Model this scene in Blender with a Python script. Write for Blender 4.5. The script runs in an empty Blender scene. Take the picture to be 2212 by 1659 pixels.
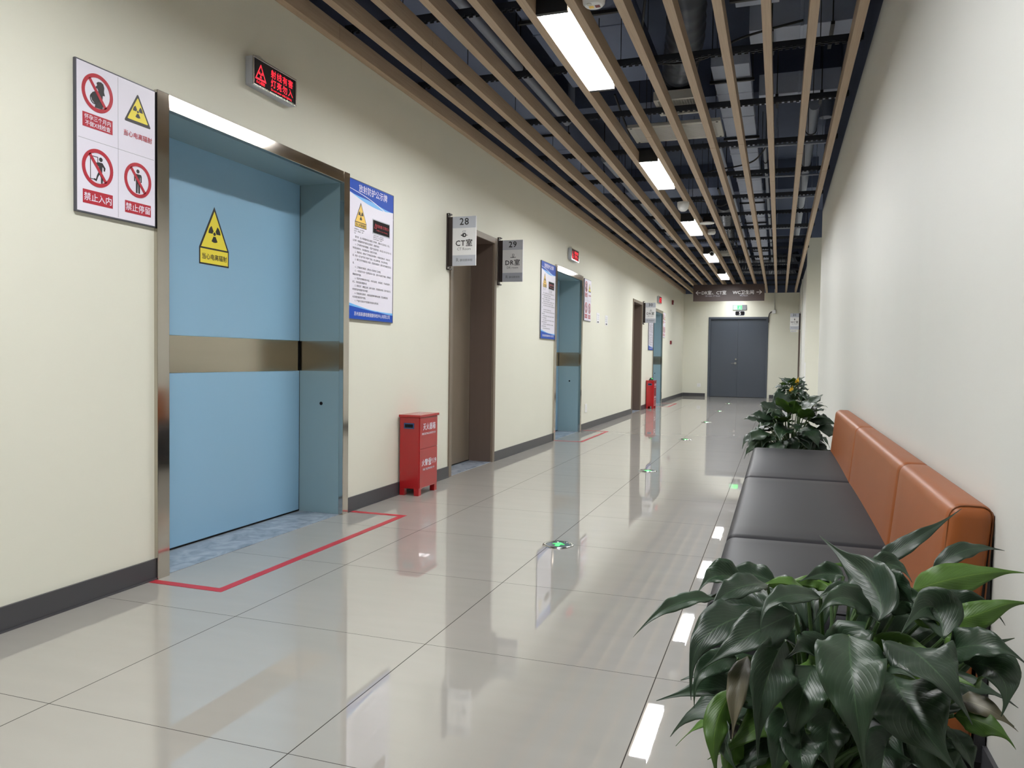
import bpy, bmesh, math, random
from mathutils import Vector, Matrix
from math import sin, cos, pi, radians, hypot

# ------------------------------------------------------------------ camera, world, exposure, lights
sc = bpy.context.scene
COL = sc.collection
IMG_W, IMG_H = 2212, 1659
CAM_F, CAM_YAW, CAM_PITCH, CAM_ROLL, CAM_H = 1672.34, 0.331497, -0.0329399, 0.0134687, 1.000867

def cam_axes():
    cy, sy = cos(CAM_YAW), sin(CAM_YAW)
    f = Vector((-sy*cos(CAM_PITCH), cy*cos(CAM_PITCH), sin(CAM_PITCH)))
    r = Vector((cy, sy, 0)); u = r.cross(f)
    cr, sr = cos(CAM_ROLL), sin(CAM_ROLL)
    return cr*r+sr*u, -sr*r+cr*u, f
CR, CU, CF = cam_axes()
cd = bpy.data.cameras.new('camera'); cd.sensor_width = 36; cd.lens = CAM_F/IMG_W*36
cd.clip_start = 0.02; cd.clip_end = 100
camo = bpy.data.objects.new('camera', cd); COL.objects.link(camo)
m = Matrix.Identity(4)
for i in range(3):
    m[i][0], m[i][1], m[i][2] = CR[i], CU[i], -CF[i]
m.translation = Vector((0, 0, CAM_H)); camo.matrix_world = m
sc.camera = camo

w = bpy.data.worlds.new('world'); sc.world = w; w.use_nodes = True
w.node_tree.nodes['Background'].inputs[0].default_value = (0.6, 0.7, 0.85, 1)
w.node_tree.nodes['Background'].inputs[1].default_value = 0.02
sc.view_settings.view_transform = 'Standard'; sc.view_settings.look = 'None'
sc.view_settings.gamma = 1.0; sc.view_settings.use_curve_mapping = False
sc.view_settings.exposure = 0.0
LAMP = 102.0            # emission of the ceiling panels
sc.cycles.use_denoising = True
sc.cycles.use_adaptive_sampling = False
sc.cycles.denoising_prefilter = 'ACCURATE'
sc.cycles.sample_clamp_indirect = 6.0

# ------------------------------------------------------------------ materials
def lin(c):
    c = c/255.0
    return c/12.92 if c <= 0.04045 else ((c+0.055)/1.055)**2.4
def rgb(r, g, b): return (lin(r), lin(g), lin(b), 1.0)

class NT:
    def __init__(s, mat):
        mat.use_nodes = True; s.t = mat.node_tree; s.bsdf = s.t.nodes['Principled BSDF']
    def n(s, typ, **kw):
        nd = s.t.nodes.new(typ)
        for k, v in kw.items(): setattr(nd, k, v)
        return nd
    def link(s, a, b): s.t.links.new(a, b)
    def math(s, op, a, b=None):
        nd = s.n('ShaderNodeMath', operation=op)
        for i, x in enumerate((a, b)):
            if x is None: continue
            if isinstance(x, (int, float)): nd.inputs[i].default_value = x
            else: s.link(x, nd.inputs[i])
        return nd.outputs[0]
    def mix(s, fac, a, b):
        nd = s.n('ShaderNodeMix', data_type='RGBA')
        for i, x in ((0, fac), (6, a), (7, b)):
            if isinstance(x, (int, float, tuple)): nd.inputs[i].default_value = x
            else: s.link(x, nd.inputs[i])
        return nd.outputs[2]

def mat(name, col, rough=0.5, metal=0.0, spec=0.5, emit=None, estr=0.0, noise=0.0, nscale=20.0, bump=0.0, bscale=80.0, coat=0.0, stretch=None):
    m = bpy.data.materials.new(name); t = NT(m); b = t.bsdf
    b.inputs['Base Color'].default_value = col
    b.inputs['Roughness'].default_value = rough; b.inputs['Metallic'].default_value = metal
    b.inputs['Specular IOR Level'].default_value = spec
    b.inputs['Coat Weight'].default_value = coat
    if emit: b.inputs['Emission Color'].default_value = emit; b.inputs['Emission Strength'].default_value = estr
    if noise or bump:
        tc = t.n('ShaderNodeTexCoord'); src = tc.outputs['Object']
        if stretch:
            mp = t.n('ShaderNodeMapping'); mp.inputs['Scale'].default_value = stretch
            t.link(src, mp.inputs[0]); src = mp.outputs[0]
    if noise:
        nz = t.n('ShaderNodeTexNoise'); nz.inputs['Scale'].default_value = nscale; nz.inputs['Detail'].default_value = 4
        t.link(src, nz.inputs['Vector'])
        lo = tuple(c*(1-noise) for c in col[:3])+(1,); hi = tuple(min(1, c*(1+noise)) for c in col[:3])+(1,)
        t.link(t.mix(nz.outputs['Fac'], lo, hi), b.inputs['Base Color'])
    if bump:
        nb = t.n('ShaderNodeTexNoise'); nb.inputs['Scale'].default_value = bscale; nb.inputs['Detail'].default_value = 3
        t.link(src, nb.inputs['Vector'])
        bp = t.n('ShaderNodeBump'); bp.inputs['Strength'].default_value = bump; bp.inputs['Distance'].default_value = 0.002
        t.link(nb.outputs['Fac'], bp.inputs['Height']); t.link(bp.outputs[0], b.inputs['Normal'])
    return m

M = {}
M['cream'] = mat('cream_wall_paint', rgb(222, 221, 206), 0.55, noise=0.02, nscale=3, bump=0.08, bscale=120)
M['white_wall'] = mat('off_white_wall_paint', rgb(213, 213, 207), 0.5, noise=0.02, nscale=3, bump=0.08, bscale=120)
M['navy'] = mat('navy_ceiling_paint', rgb(88, 98, 122), 0.8, noise=0.1, nscale=4)
M['navy2'] = mat('navy_duct_paint', rgb(124, 136, 164), 0.75, noise=0.08, nscale=5)
M['grey_duct'] = mat('grey_duct_sheet', rgb(188, 197, 216), 0.7, noise=0.08, nscale=5)
M['black_metal'] = mat('black_metal', rgb(28, 28, 30), 0.5)
M['carrier'] = mat('dark_grey_carrier', rgb(48, 52, 60), 0.5)
M['pipe'] = mat('grey_pipe', rgb(160, 168, 182), 0.5)
M['steel'] = mat('brushed_steel', rgb(200, 194, 184), 0.09, metal=1.0, noise=0.02, nscale=30, stretch=(1, 1, 0.05))
M['chrome'] = mat('chrome', rgb(225, 225, 225), 0.12, metal=1.0)
M['band'] = mat('brushed_steel_band', rgb(186, 178, 162), 0.22, metal=1.0, noise=0.05, nscale=30, stretch=(0.05, 0.05, 1))
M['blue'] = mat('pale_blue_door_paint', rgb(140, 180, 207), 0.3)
M['blue_rev'] = mat('shade_greyed_reveal_blue', rgb(140, 164, 170), 0.24)  # door blue greyed: shading and reflections in the recess put into the colour
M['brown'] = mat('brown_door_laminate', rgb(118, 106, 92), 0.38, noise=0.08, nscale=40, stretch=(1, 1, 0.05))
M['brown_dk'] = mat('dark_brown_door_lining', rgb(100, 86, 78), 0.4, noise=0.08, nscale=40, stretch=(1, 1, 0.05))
M['grey_door'] = mat('slate_grey_door_paint', rgb(66, 73, 84), 0.45)
M['base'] = mat('charcoal_skirting', rgb(66, 66, 70), 0.35)
M['white'] = mat('white_plastic', rgb(228, 228, 226), 0.4)
M['offwhite'] = mat('off_white_panel', rgb(205, 204, 196), 0.5)
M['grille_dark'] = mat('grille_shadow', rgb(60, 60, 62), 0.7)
M['sign_white'] = mat('sign_white_print', rgb(232, 228, 240), 0.3)
M['red_print'] = mat('red_print', rgb(176, 34, 52), 0.35)
M['yellow_print'] = mat('yellow_print', rgb(240, 222, 70), 0.35)
M['black_print'] = mat('black_print', rgb(30, 28, 32), 0.4)
M['grey_print'] = mat('grey_print', rgb(120, 122, 128), 0.4)
M['blue_print'] = mat('blue_print', rgb(14, 72, 176), 0.45, spec=0.25)
M['ltblue_print'] = mat('light_blue_print', rgb(110, 180, 235), 0.3)
M['amber_print'] = mat('amber_print', rgb(240, 200, 90), 0.35)
M['frame_grey'] = mat('grey_sign_edge', rgb(96, 98, 108), 0.35, metal=0.6)
M['silver_print'] = mat('silver_sign_band', rgb(186, 190, 200), 0.35, metal=0.3)
M['plate_white'] = mat('white_sign_plate', rgb(226, 226, 226), 0.35)
M['bronze'] = mat('dark_bronze_bracket', rgb(52, 44, 42), 0.4, metal=0.4)
M['hang_brown'] = mat('dark_brown_sign_board', rgb(62, 48, 46), 0.5)
M['red_paint'] = mat('glossy_red_paint', rgb(168, 24, 30), 0.25, coat=0.4, bump=0.05, bscale=6)
M['red_dark'] = mat('dark_red_plastic', rgb(110, 24, 30), 0.4)
M['handle_blue'] = mat('blue_handle_plastic', rgb(44, 78, 128), 0.4)
M['tape'] = mat('red_floor_tape', rgb(170, 40, 54), 0.45, noise=0.06, nscale=60)
M['wire'] = mat('grey_wire', rgb(190, 190, 185), 0.5)
M['led_black'] = mat('led_panel_black', rgb(18, 16, 18), 0.6, spec=0.15)
M['led_red'] = mat('led_red_glow', rgb(255, 40, 60), 0.5, emit=rgb(255, 24, 56), estr=1.1)
M['diffuser'] = mat('lamp_diffuser', rgb(250, 250, 250), 0.5, emit=(0.97, 0.985, 1.0, 1), estr=LAMP)
M['diffuser_near'] = mat('lamp_diffuser_near', rgb(250, 250, 250), 0.5, emit=(0.97, 0.985, 1.0, 1), estr=LAMP*1.33)
M['diffuser_dim'] = mat('lamp_diffuser_dim', rgb(250, 250, 250), 0.5, emit=(0.97, 0.985, 1.0, 1), estr=LAMP*0.52)
M['diffuser_far'] = mat('lamp_diffuser_bright', rgb(250, 250, 250), 0.5, emit=(0.97, 0.985, 1.0, 1), estr=LAMP*1.3)
M['green_glow'] = mat('green_arrow_glow', rgb(60, 230, 100), 0.5, emit=rgb(60, 235, 100), estr=1.3)
M['exit_glow'] = mat('exit_sign_glow', rgb(150, 190, 160), 0.5, emit=rgb(150, 255, 175), estr=0.75)
M['floor_glass'] = mat('dark_glass', rgb(90, 105, 105), 0.08)
M['orange_leather'] = mat('tan_orange_leather', rgb(144, 80, 38), 0.45, spec=0.35, bump=0.12, bscale=350, noise=0.04, nscale=6)
M['grey_leather'] = mat('charcoal_leather', rgb(40, 40, 44), 0.5, spec=0.25, bump=0.12, bscale=350, noise=0.05, nscale=6)
M['piping'] = mat('dark_brown_piping', rgb(128, 74, 38), 0.5)
M['piping_dk'] = mat('black_piping', rgb(38, 38, 42), 0.5)
M['foil'] = mat('silver_foil_duct', rgb(120, 124, 132), 0.3, metal=0.85, bump=1.0, bscale=25)
M['duct_cloth'] = mat('dark_flex_duct', rgb(70, 76, 86), 0.4, metal=0.3, bump=1.0, bscale=18)
M['pot'] = mat('white_glazed_pot', rgb(225, 224, 218), 0.3)
M['soil'] = mat('dark_soil', rgb(48, 38, 30), 0.9, noise=0.3, nscale=60)
M['stem'] = mat('green_leaf_stem', rgb(60, 84, 44), 0.5)
M['flower'] = mat('yellow_flower_petal', rgb(240, 190, 50), 0.5)
M['paper'] = mat('white_paper', rgb(226, 226, 228), 0.6)
M['blue_paper'] = mat('blue_paper', rgb(40, 110, 180), 0.6)

def wood_mat():
    m = bpy.data.materials.new('tan_wood_veneer'); t = NT(m); b = t.bsdf
    tc = t.n('ShaderNodeTexCoord'); mp = t.n('ShaderNodeMapping'); mp.inputs['Scale'].default_value = (40, 1.2, 40)
    t.link(tc.outputs['Object'], mp.inputs[0])
    nz = t.n('ShaderNodeTexNoise'); nz.inputs['Scale'].default_value = 2.5; nz.inputs['Detail'].default_value = 5
    t.link(mp.outputs[0], nz.inputs['Vector'])
    t.link(t.mix(nz.outputs['Fac'], rgb(160, 136, 110), rgb(192, 170, 144)), b.inputs['Base Color'])
    b.inputs['Roughness'].default_value = 0.5
    return m
M['wood'] = wood_mat()

def marble_mat():
    m = bpy.data.materials.new('blue_grey_marble'); t = NT(m); b = t.bsdf
    tc = t.n('ShaderNodeTexCoord'); nz = t.n('ShaderNodeTexNoise'); nz.inputs['Scale'].default_value = 9; nz.inputs['Detail'].default_value = 8
    nz.inputs['Distortion'].default_value = 1.2
    t.link(tc.outputs['Object'], nz.inputs['Vector'])
    r = t.n('ShaderNodeValToRGB'); e = r.color_ramp.elements
    e[0].position = 0.3; e[0].color = rgb(118, 128, 142); e[1].position = 0.7; e[1].color = rgb(158, 166, 176)
    t.link(nz.outputs['Fac'], r.inputs[0]); t.link(r.outputs[0], b.inputs['Base Color']); b.inputs['Roughness'].default_value = 0.25
    return m
M['marble'] = marble_mat()

def floor_mat():
    m = bpy.data.materials.new('polished_greige_floor_tile'); t = NT(m); b = t.bsdf
    g = t.n('ShaderNodeNewGeometry'); sp = t.n('ShaderNodeSeparateXYZ'); t.link(g.outputs['Position'], sp.inputs[0])
    T = 0.8
    def edge(o, off):
        a = t.math('DIVIDE', t.math('SUBTRACT', o, off), T)
        fr = t.math('FRACT', a)
        return t.math('MULTIPLY', t.math('MINIMUM', fr, t.math('SUBTRACT', 1.0, fr)), T), t.math('FLOOR', a)
    ex, ix = edge(sp.outputs[0], -1.9443-8.0); ey, iy = edge(sp.outputs[1], 1.6313-8.0)
    gx = t.math('LESS_THAN', ex, 0.0016); gy = t.math('LESS_THAN', ey, 0.0012)
    grout = t.math('MAXIMUM', gx, gy)
    cx = t.n('ShaderNodeCombineXYZ'); t.link(ix, cx.inputs[0]); t.link(iy, cx.inputs[1])
    wn = t.n('ShaderNodeTexWhiteNoise', noise_dimensions='3D'); t.link(cx.outputs[0], wn.inputs['Vector'])
    off = t.n('ShaderNodeVectorMath', operation='SCALE'); t.link(wn.outputs['Color'], off.inputs[0]); off.inputs['Scale'].default_value = 20
    add = t.n('ShaderNodeVectorMath', operation='ADD'); t.link(g.outputs['Position'], add.inputs[0]); t.link(off.outputs[0], add.inputs[1])
    mp = t.n('ShaderNodeMapping'); mp.inputs['Scale'].default_value = (1.2, 5, 1); t.link(add.outputs[0], mp.inputs[0])
    nz = t.n('ShaderNodeTexNoise'); nz.inputs['Scale'].default_value = 2.2; nz.inputs['Detail'].default_value = 7; t.link(mp.outputs[0], nz.inputs['Vector'])
    body = t.mix(nz.outputs['Fac'], rgb(152, 148, 142), rgb(160, 156, 150))
    t.link(t.mix(grout, body, rgb(62, 58, 54)), b.inputs['Base Color'])
    t.link(t.math('MULTIPLY', t.math('SUBTRACT', 1.0, grout), 0.5), b.inputs['Specular IOR Level'])
    n2 = t.n('ShaderNodeTexNoise'); n2.inputs['Scale'].default_value = 3.0; n2.inputs['Detail'].default_value = 6; t.link(mp.outputs[0], n2.inputs['Vector'])
    rr = t.n('ShaderNodeMapRange'); rr.inputs[3].default_value = 0.005; rr.inputs[4].default_value = 0.025
    rr.inputs[1].default_value = 0.35; rr.inputs[2].default_value = 0.75
    t.link(n2.outputs['Fac'], rr.inputs[0])
    t.link(t.math('MAXIMUM', rr.outputs[0], t.math('MULTIPLY', grout, 0.6)), b.inputs['Roughness'])
    b.inputs['IOR'].default_value = 2.6
    n3 = t.n('ShaderNodeTexNoise'); n3.inputs['Scale'].default_value = 2.6; n3.inputs['Detail'].default_value = 0; t.link(add.outputs[0], n3.inputs['Vector'])
    bp = t.n('ShaderNodeBump'); bp.inputs['Strength'].default_value = 0.012; bp.inputs['Distance'].default_value = 0.004
    t.link(n3.outputs['Fac'], bp.inputs['Height']); t.link(bp.outputs[0], b.inputs['Normal'])
    b2 = t.n('ShaderNodeBsdfPrincipled')                                # hazy part of the polish
    for k in ('Base Color', 'Specular IOR Level'): t.link(b.inputs[k].links[0].from_socket, b2.inputs[k])
    b2.inputs['Roughness'].default_value = 0.32; b2.inputs['IOR'].default_value = 1.6
    mx = t.n('ShaderNodeMixShader'); mx.inputs[0].default_value = 0.13
    t.link(b.outputs[0], mx.inputs[1]); t.link(b2.outputs[0], mx.inputs[2])
    out = [n for n in t.t.nodes if n.type == 'OUTPUT_MATERIAL'][0]; t.link(mx.outputs[0], out.inputs[0])
    return m
M['floor'] = floor_mat()

def leaf_mat(name, c_lo, c_hi, rough, vein):
    m = bpy.data.materials.new(name); t = NT(m); b = t.bsdf
    uv = t.n('ShaderNodeUVMap'); uv.uv_map = 'UVMap'; sp = t.n('ShaderNodeSeparateXYZ'); t.link(uv.outputs[0], sp.inputs[0])
    s = t.math('ABSOLUTE', t.math('SUBTRACT', sp.outputs[0], 0.5))
    mid = t.math('LESS_THAN', s, 0.016)
    ph = t.math('SUBTRACT', t.math('MULTIPLY', sp.outputs[1], 95.0), t.math('MULTIPLY', s, 75.0))
    v = t.math('POWER', t.math('MAXIMUM', t.math('SINE', ph), 0.0), 3.0)
    nz = t.n('ShaderNodeTexNoise'); nz.inputs['Scale'].default_value = 9; tc = t.n('ShaderNodeTexCoord'); t.link(tc.outputs['Object'], nz.inputs['Vector'])
    oi = t.n('ShaderNodeObjectInfo'); c = t.mix(t.math('ADD', t.math('MULTIPLY', nz.outputs['Fac'], 0.5), t.math('MULTIPLY', oi.outputs['Random'], 0.6)), c_lo, c_hi)
    c = t.mix(t.math('MULTIPLY', v, 0.12), c, vein); c = t.mix(t.math('MULTIPLY', mid, 0.55), c, vein)
    t.link(c, b.inputs['Base Color']); b.inputs['Roughness'].default_value = rough
    bp = t.n('ShaderNodeBump'); bp.inputs['Strength'].default_value = 0.18; bp.inputs['Distance'].default_value = 0.001
    t.link(t.math('SUBTRACT', 0.0, t.math('ADD', v, mid)), bp.inputs['Height']); t.link(bp.outputs[0], b.inputs['Normal'])
    return m
M['leaf'] = leaf_mat('glossy_dark_green_leaf', rgb(22, 40, 26), rgb(38, 60, 38), 0.44, rgb(64, 90, 60))
M['leaf_under'] = leaf_mat('yellow_green_leaf_underside', rgb(48, 78, 18), rgb(68, 102, 26), 0.5, rgb(96, 126, 46))
M['leaf_old'] = leaf_mat('brownish_old_leaf', rgb(84, 80, 62), rgb(104, 98, 78), 0.5, rgb(130, 124, 98))

# ------------------------------------------------------------------ mesh helpers
class MB:
    def __init__(s): s.v = []; s.f = []; s.mi = []; s.uv = {}
    def add(s, vs, fs, mi=0):
        b = len(s.v); s.v += [Vector(p) for p in vs]
        for f in fs: s.f.append([b+i for i in f]); s.mi.append(mi)
        return b
    def box(s, x0, x1, y0, y1, z0, z1, mi=0):
        s.add([(x0,y0,z0),(x1,y0,z0),(x1,y1,z0),(x0,y1,z0),(x0,y0,z1),(x1,y0,z1),(x1,y1,z1),(x0,y1,z1)],
              [(0,3,2,1),(4,5,6,7),(0,1,5,4),(1,2,6,5),(2,3,7,6),(3,0,4,7)], mi); return s
    def prism(s, pts, z0, z1, mi=0):
        n = len(pts)
        a = sum(pts[i][0]*pts[(i+1)%n][1]-pts[(i+1)%n][0]*pts[i][1] for i in range(n))
        if a < 0: pts = pts[::-1]
        s.add([(x,y,z0) for x,y in pts]+[(x,y,z1) for x,y in pts],
              [tuple(range(n-1,-1,-1)), tuple(range(n,2*n))]+[(i,(i+1)%n,n+(i+1)%n,n+i) for i in range(n)], mi); return s
    def ring(s, cx, cy, ro, ri, z0, z1, n=40, mi=0, a0=0, a1=2*pi):
        full = abs(a1-a0-2*pi) < 1e-6; k = n if full else n+1
        vs = []
        for i in range(k):
            a = a0+(a1-a0)*i/n
            for r, z in ((ri,z0),(ro,z0),(ro,z1),(ri,z1)): vs.append((cx+r*cos(a), cy+r*sin(a), z))
        fs = []
        for i in range(n):
            j = (i+1) % k
            for q in range(4): fs.append((4*i+q, 4*i+(q+1)%4, 4*j+(q+1)%4, 4*j+q))
        if not full: fs += [(3,2,1,0), (4*n,4*n+1,4*n+2,4*n+3)]
        s.add(vs, fs, mi); return s
    def disc(s, cx, cy, r, z0, z1, n=32, mi=0):
        return s.prism([(cx+r*cos(2*pi*i/n), cy+r*sin(2*pi*i/n)) for i in range(n)], z0, z1, mi)
    def tube(s, pts, r, n=8, mi=0):
        pts = [Vector(p) for p in pts]; rs = r if isinstance(r, (list, tuple)) else [r]*len(pts)
        up = None; vs = []
        for i, p in enumerate(pts):
            d = (pts[min(i+1, len(pts)-1)]-pts[max(i-1, 0)]).normalized()
            if up is None:
                up = Vector((0,0,1)) if abs(d.z) < .9 else Vector((1,0,0))
            a = d.cross(up).normalized(); up = a.cross(d).normalized()
            for k in range(n):
                t = 2*pi*k/n; vs.append(p+rs[i]*(cos(t)*a+sin(t)*up))
        fs = []
        for i in range(len(pts)-1):
            for k in range(n): fs.append((i*n+k, i*n+(k+1)%n, (i+1)*n+(k+1)%n, (i+1)*n+k))
        fs.append(tuple(range(n-1,-1,-1))); e = (len(pts)-1)*n; fs.append(tuple(e+k for k in range(n)))
        s.add(vs, fs, mi); return s
    def lathe(s, prof, c=(0,0,0), n=32, mi=0, axis='z'):
        vs = []
        for r, h in prof:
            for k in range(n):
                t = 2*pi*k/n; vs.append((c[0]+r*cos(t), c[1]+r*sin(t), c[2]+h))
        fs = []
        for i in range(len(prof)-1):
            for k in range(n): fs.append((i*n+k, i*n+(k+1)%n, (i+1)*n+(k+1)%n, (i+1)*n+k))
        if prof[0][0] > 1e-6: fs.append(tuple(range(n-1,-1,-1)))
        if prof[-1][0] > 1e-6: e = (len(prof)-1)*n; fs.append(tuple(e+k for k in range(n)))
        s.add(vs, fs, mi); return s
    def rbox(s, x0, x1, y0, y1, z0, z1, r, k=6, mid=6, crown=0.0, deform=None, mi=0):
        lo = Vector((x0,y0,z0)); hi = Vector((x1,y1,z1)); il = lo+Vector((r,r,r)); ih = hi-Vector((r,r,r))
        def ticks(a, b):
            e = [a+r*(1-cos(pi/2*i/k)) for i in range(k)]
            mm = [a+r+(b-a-2*r)*i/mid for i in range(mid+1)]
            return e+mm+[a+b-q for q in reversed(e)]
        T = [ticks(lo[i], hi[i]) for i in range(3)]
        cen = (lo+hi)/2; half = (hi-lo)/2
        for ax in range(3):
            u, v = (ax+1)%3, (ax+2)%3
            for side in (0, 1):
                vs = []
                for a in T[u]:
                    for b in T[v]:
                        p = Vector((0,0,0)); p[ax] = hi[ax] if side else lo[ax]; p[u] = a; p[v] = b
                        q = Vector([min(max(p[i], il[i]), ih[i]) for i in range(3)]); d = p-q
                        if d.length > 1e-9: q = q+d.normalized()*r
                        if crown:
                            e = [(q[i]-cen[i])/half[i] for i in range(3)]
                            if e[2] > 0: q.z += crown*(1-e[0]**2)*(1-e[1]**2)*e[2]
                        vs.append(deform(q) if deform else q)
                nu, nv = len(T[u]), len(T[v]); fs = []
                for i in range(nu-1):
                    for j in range(nv-1):
                        f = (i*nv+j, (i+1)*nv+j, (i+1)*nv+j+1, i*nv+j+1)
                        fs.append(f if side else f[::-1])
                s.add(vs, fs, mi)
        return s
    def build(s, name, mats, parent=None, smooth=False, bevel=0.0, weld=False, kind=None):
        me = bpy.data.meshes.new(name); me.from_pydata([tuple(p) for p in s.v], [], s.f)
        mats = mats if isinstance(mats, (list, tuple)) else [mats]
        for mm in mats: me.materials.append(mm)
        me.polygons.foreach_set('material_index', s.mi)
        if weld:
            bm = bmesh.new(); bm.from_mesh(me); bmesh.ops.remove_doubles(bm, verts=bm.verts, dist=1e-5); bm.to_mesh(me); bm.free()
        if smooth:
            me.polygons.foreach_set('use_smooth', [True]*len(me.polygons))
            try: me.set_sharp_from_angle(angle=radians(40))
            except Exception: pass
        me.update()
        o = bpy.data.objects.new(name, me); COL.objects.link(o)
        if parent is not None: o.parent = parent
        if bevel:
            bv = o.modifiers.new('bevel', 'BEVEL'); bv.width = bevel; bv.segments = 2; bv.limit_method = 'ANGLE'
        if kind: o['kind'] = kind
        return o

def tag(o, label, cat, group=None):
    o['label'] = label; o['category'] = cat
    if group: o['group'] = group
    return o
def thing(name, label, cat, loc=(0,0,0), axes=None, group=None, kind=None):
    o = bpy.data.objects.new(name, None); COL.objects.link(o); o.empty_display_size = 0.05
    mm = Matrix.Identity(4)
    if axes:
        for j, a in enumerate(axes):
            for i in range(3): mm[i][j] = a[i]
    mm.translation = Vector(loc); o.matrix_world = mm
    if label: tag(o, label, cat, group)
    if kind: o['kind'] = kind
    return o
ONLEFT = ((0,1,0), (0,0,1), (1,0,0))        # local x,y,z on the left wall (reading right = +y, out = +x)
FACECAM = ((1,0,0), (0,0,1), (0,-1,0))      # facing the camera end (-y)
ONRIGHT = ((0,-1,0), (0,0,1), (-1,0,0))
def struct(mb, name, mats, **kw):
    o = mb.build(name, mats, **kw); o['kind'] = 'structure'; return o

def text(s, size, x, y, z, name, material, parent, align='CENTER', bold=0.0, sx=1.0, spacing=1.0, res=2, joined=False, lines=None):
    """lettering as a flat mesh in the parent's local frame, baseline centre at (x, y, z)"""
    out = []
    def flush(vs, fs):
        me = bpy.data.meshes.new(name); me.from_pydata(vs, [], fs); me.materials.append(material); me.update()
        o = bpy.data.objects.new(name, me); COL.objects.link(o); o.parent = parent; out.append(o)
    vs, fs = [], []
    for (s1, size1, x1, y1) in (lines or [(s, size, x, y)]):
        c = bpy.data.curves.new('txt', 'FONT'); c.body = s1; c.size = size1; c.align_x = align; c.resolution_u = res
        c.space_character = spacing; c.fill_mode = 'FRONT'
        o = bpy.data.objects.new('txt', c); COL.objects.link(o)
        dg = bpy.context.evaluated_depsgraph_get()
        me = bpy.data.meshes.new_from_object(o.evaluated_get(dg))
        bo = bold*size1                                     # heavier strokes: the glyphs struck again a hair aside
        for i, (ox, oy) in enumerate([(0, 0)]+([(bo, 0), (-bo, 0), (0, bo), (0, -bo)] if bo > 1e-5 and not joined else [])):
            b = len(vs)
            vs += [(v.co.x*sx+x1+ox, v.co.y+y1+oy, z+i*6e-5) for v in me.vertices]
            fs += [[b+q for q in p.vertices] for p in me.polygons]
        bpy.data.objects.remove(o); bpy.data.curves.remove(c); bpy.data.meshes.remove(me)
        if not joined: flush(vs, fs); vs, fs = [], []
    if vs: flush(vs, fs)
    return out

def at(px, py, Y):
    """world point of a photograph pixel on the plane y = Y"""
    d = CF+(px-IMG_W/2)/CAM_F*CR-(py-IMG_H/2)/CAM_F*CU
    return Vector((0,0,CAM_H))+d*(Y/d.y)

# ------------------------------------------------------------------ the shell
XL, XR, YF, YB, ZT, ZC = -2.60, 0.49, 22.5, -3.4, 2.97, 4.05
SIDE0, SIDE1, XS = 10.9, 16.7, 4.2
D_OPEN = [(2.74, 4.29, 2.13), (5.95, 7.0, 2.13), (9.12, 10.45, 2.13), (14.44, 15.43, 2.13), (16.88, 18.25, 2.13)]

struct(MB().box(-3.2, XS+.2, YB-.2, YF+.2, -0.1, 0), 'floor', M['floor'])
struct(MB().box(-3.2, XS+.2, YB-.2, YF+.2, ZC, ZC+.1), 'ceiling', M['navy'])
wl = MB(); y = YB
for a, b, z in D_OPEN:
    wl.box(XL-.2, XL, y, a, 0, ZT); wl.box(XL-.2, XL, a, b, z, ZT); y = b
wl.box(XL-.2, XL, y, YF, 0, ZT); wl.box(XL-.2, XL, YB, YF, ZT, ZC, 1)
struct(wl, 'wall_left', [M['cream'], M['navy']])
wr = MB(); wr.box(XR, XR+.2, YB, SIDE0, 0, ZT); wr.box(XR, XR+.2, YB, SIDE0, ZT, ZC, 1)
struct(wr, 'wall_right', [M['white_wall'], M['navy']])
DW = (20.5, 21.5, 2.1)
wr2 = MB(); wr2.box(XR, XR+.2, SIDE1+.2, DW[0], 0, ZT); wr2.box(XR, XR+.2, DW[0], DW[1], DW[2], ZT); wr2.box(XR, XR+.2, DW[1], YF, 0, ZT)
wr2.box(XR, XR+.2, SIDE1+.2, YF, ZT, ZC, 1)
struct(wr2, 'wall_right', [M['white_wall'], M['navy']])
ws = MB(); ws.box(XR, XS, SIDE1, SIDE1+.2, 0, 3.5); ws.box(XR, XS, SIDE1, SIDE1+.2, 3.5, ZC, 1)
ws.box(XR+.2, XS, SIDE0-.2, SIDE0, 0, 3.5); ws.box(XR+.2, XS, SIDE0-.2, SIDE0, 3.5, ZC, 1)
ws.box(XS, XS+.1, SIDE0-.2, SIDE1+.2, 0, ZC)
struct(ws, 'wall_side', [M['cream'], M['navy']])
wf = MB(); DF = (-1.90, -0.30, 2.24)
wf.box(XL-.2, DF[0], YF, YF+.15, 0, 2.9); wf.box(DF[0], DF[1], YF, YF+.15, DF[2], 2.9); wf.box(DF[1], XR+.2, YF, YF+.15, 0, 2.9)
wf.box(XL-.2, XR+.2, YF, YF+.15, 2.9, ZC, 1)
struct(wf, 'wall_far', [M['cream'], M['navy']])
wb = MB().box(XL-.2, XR+.2, YB-.15, YB, 0, ZT); wb.box(XL-.2, XR+.2, YB-.15, YB, ZT, ZC, 1)
struct(wb, 'wall_back', [M['cream'], M['navy']])
FR = [(2.71, 4.31), (5.925, 7.025), (9.09, 10.47), (14.415, 15.455), (16.85, 18.28)]
y = YB
for a, b in FR+[(YF, YF)]:
    q = MB().box(XL, XL+.010, y, a-.001, 0.006, 0.092); q.box(XL, XL+.015, y, a-.001, 0, 0.008)
    struct(q, 'baseboard_left', M['base']); y = b+.001
struct(MB().box(XL+.015, DF[0]-.06, YF-.010, YF, 0, .092), 'baseboard_far', M['base'])
struct(MB().box(DF[1]+.06, XR-.01, YF-.010, YF, 0, .092), 'baseboard_far', M['base'])
struct(MB().box(XR-.010, XR, YB, SIDE0, 0, .092), 'baseboard_right', M['base'])
struct(MB().box(XR-.010, XR, SIDE1, DW[0]-.06, 0, .092), 'baseboard_right', M['base'])
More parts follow.
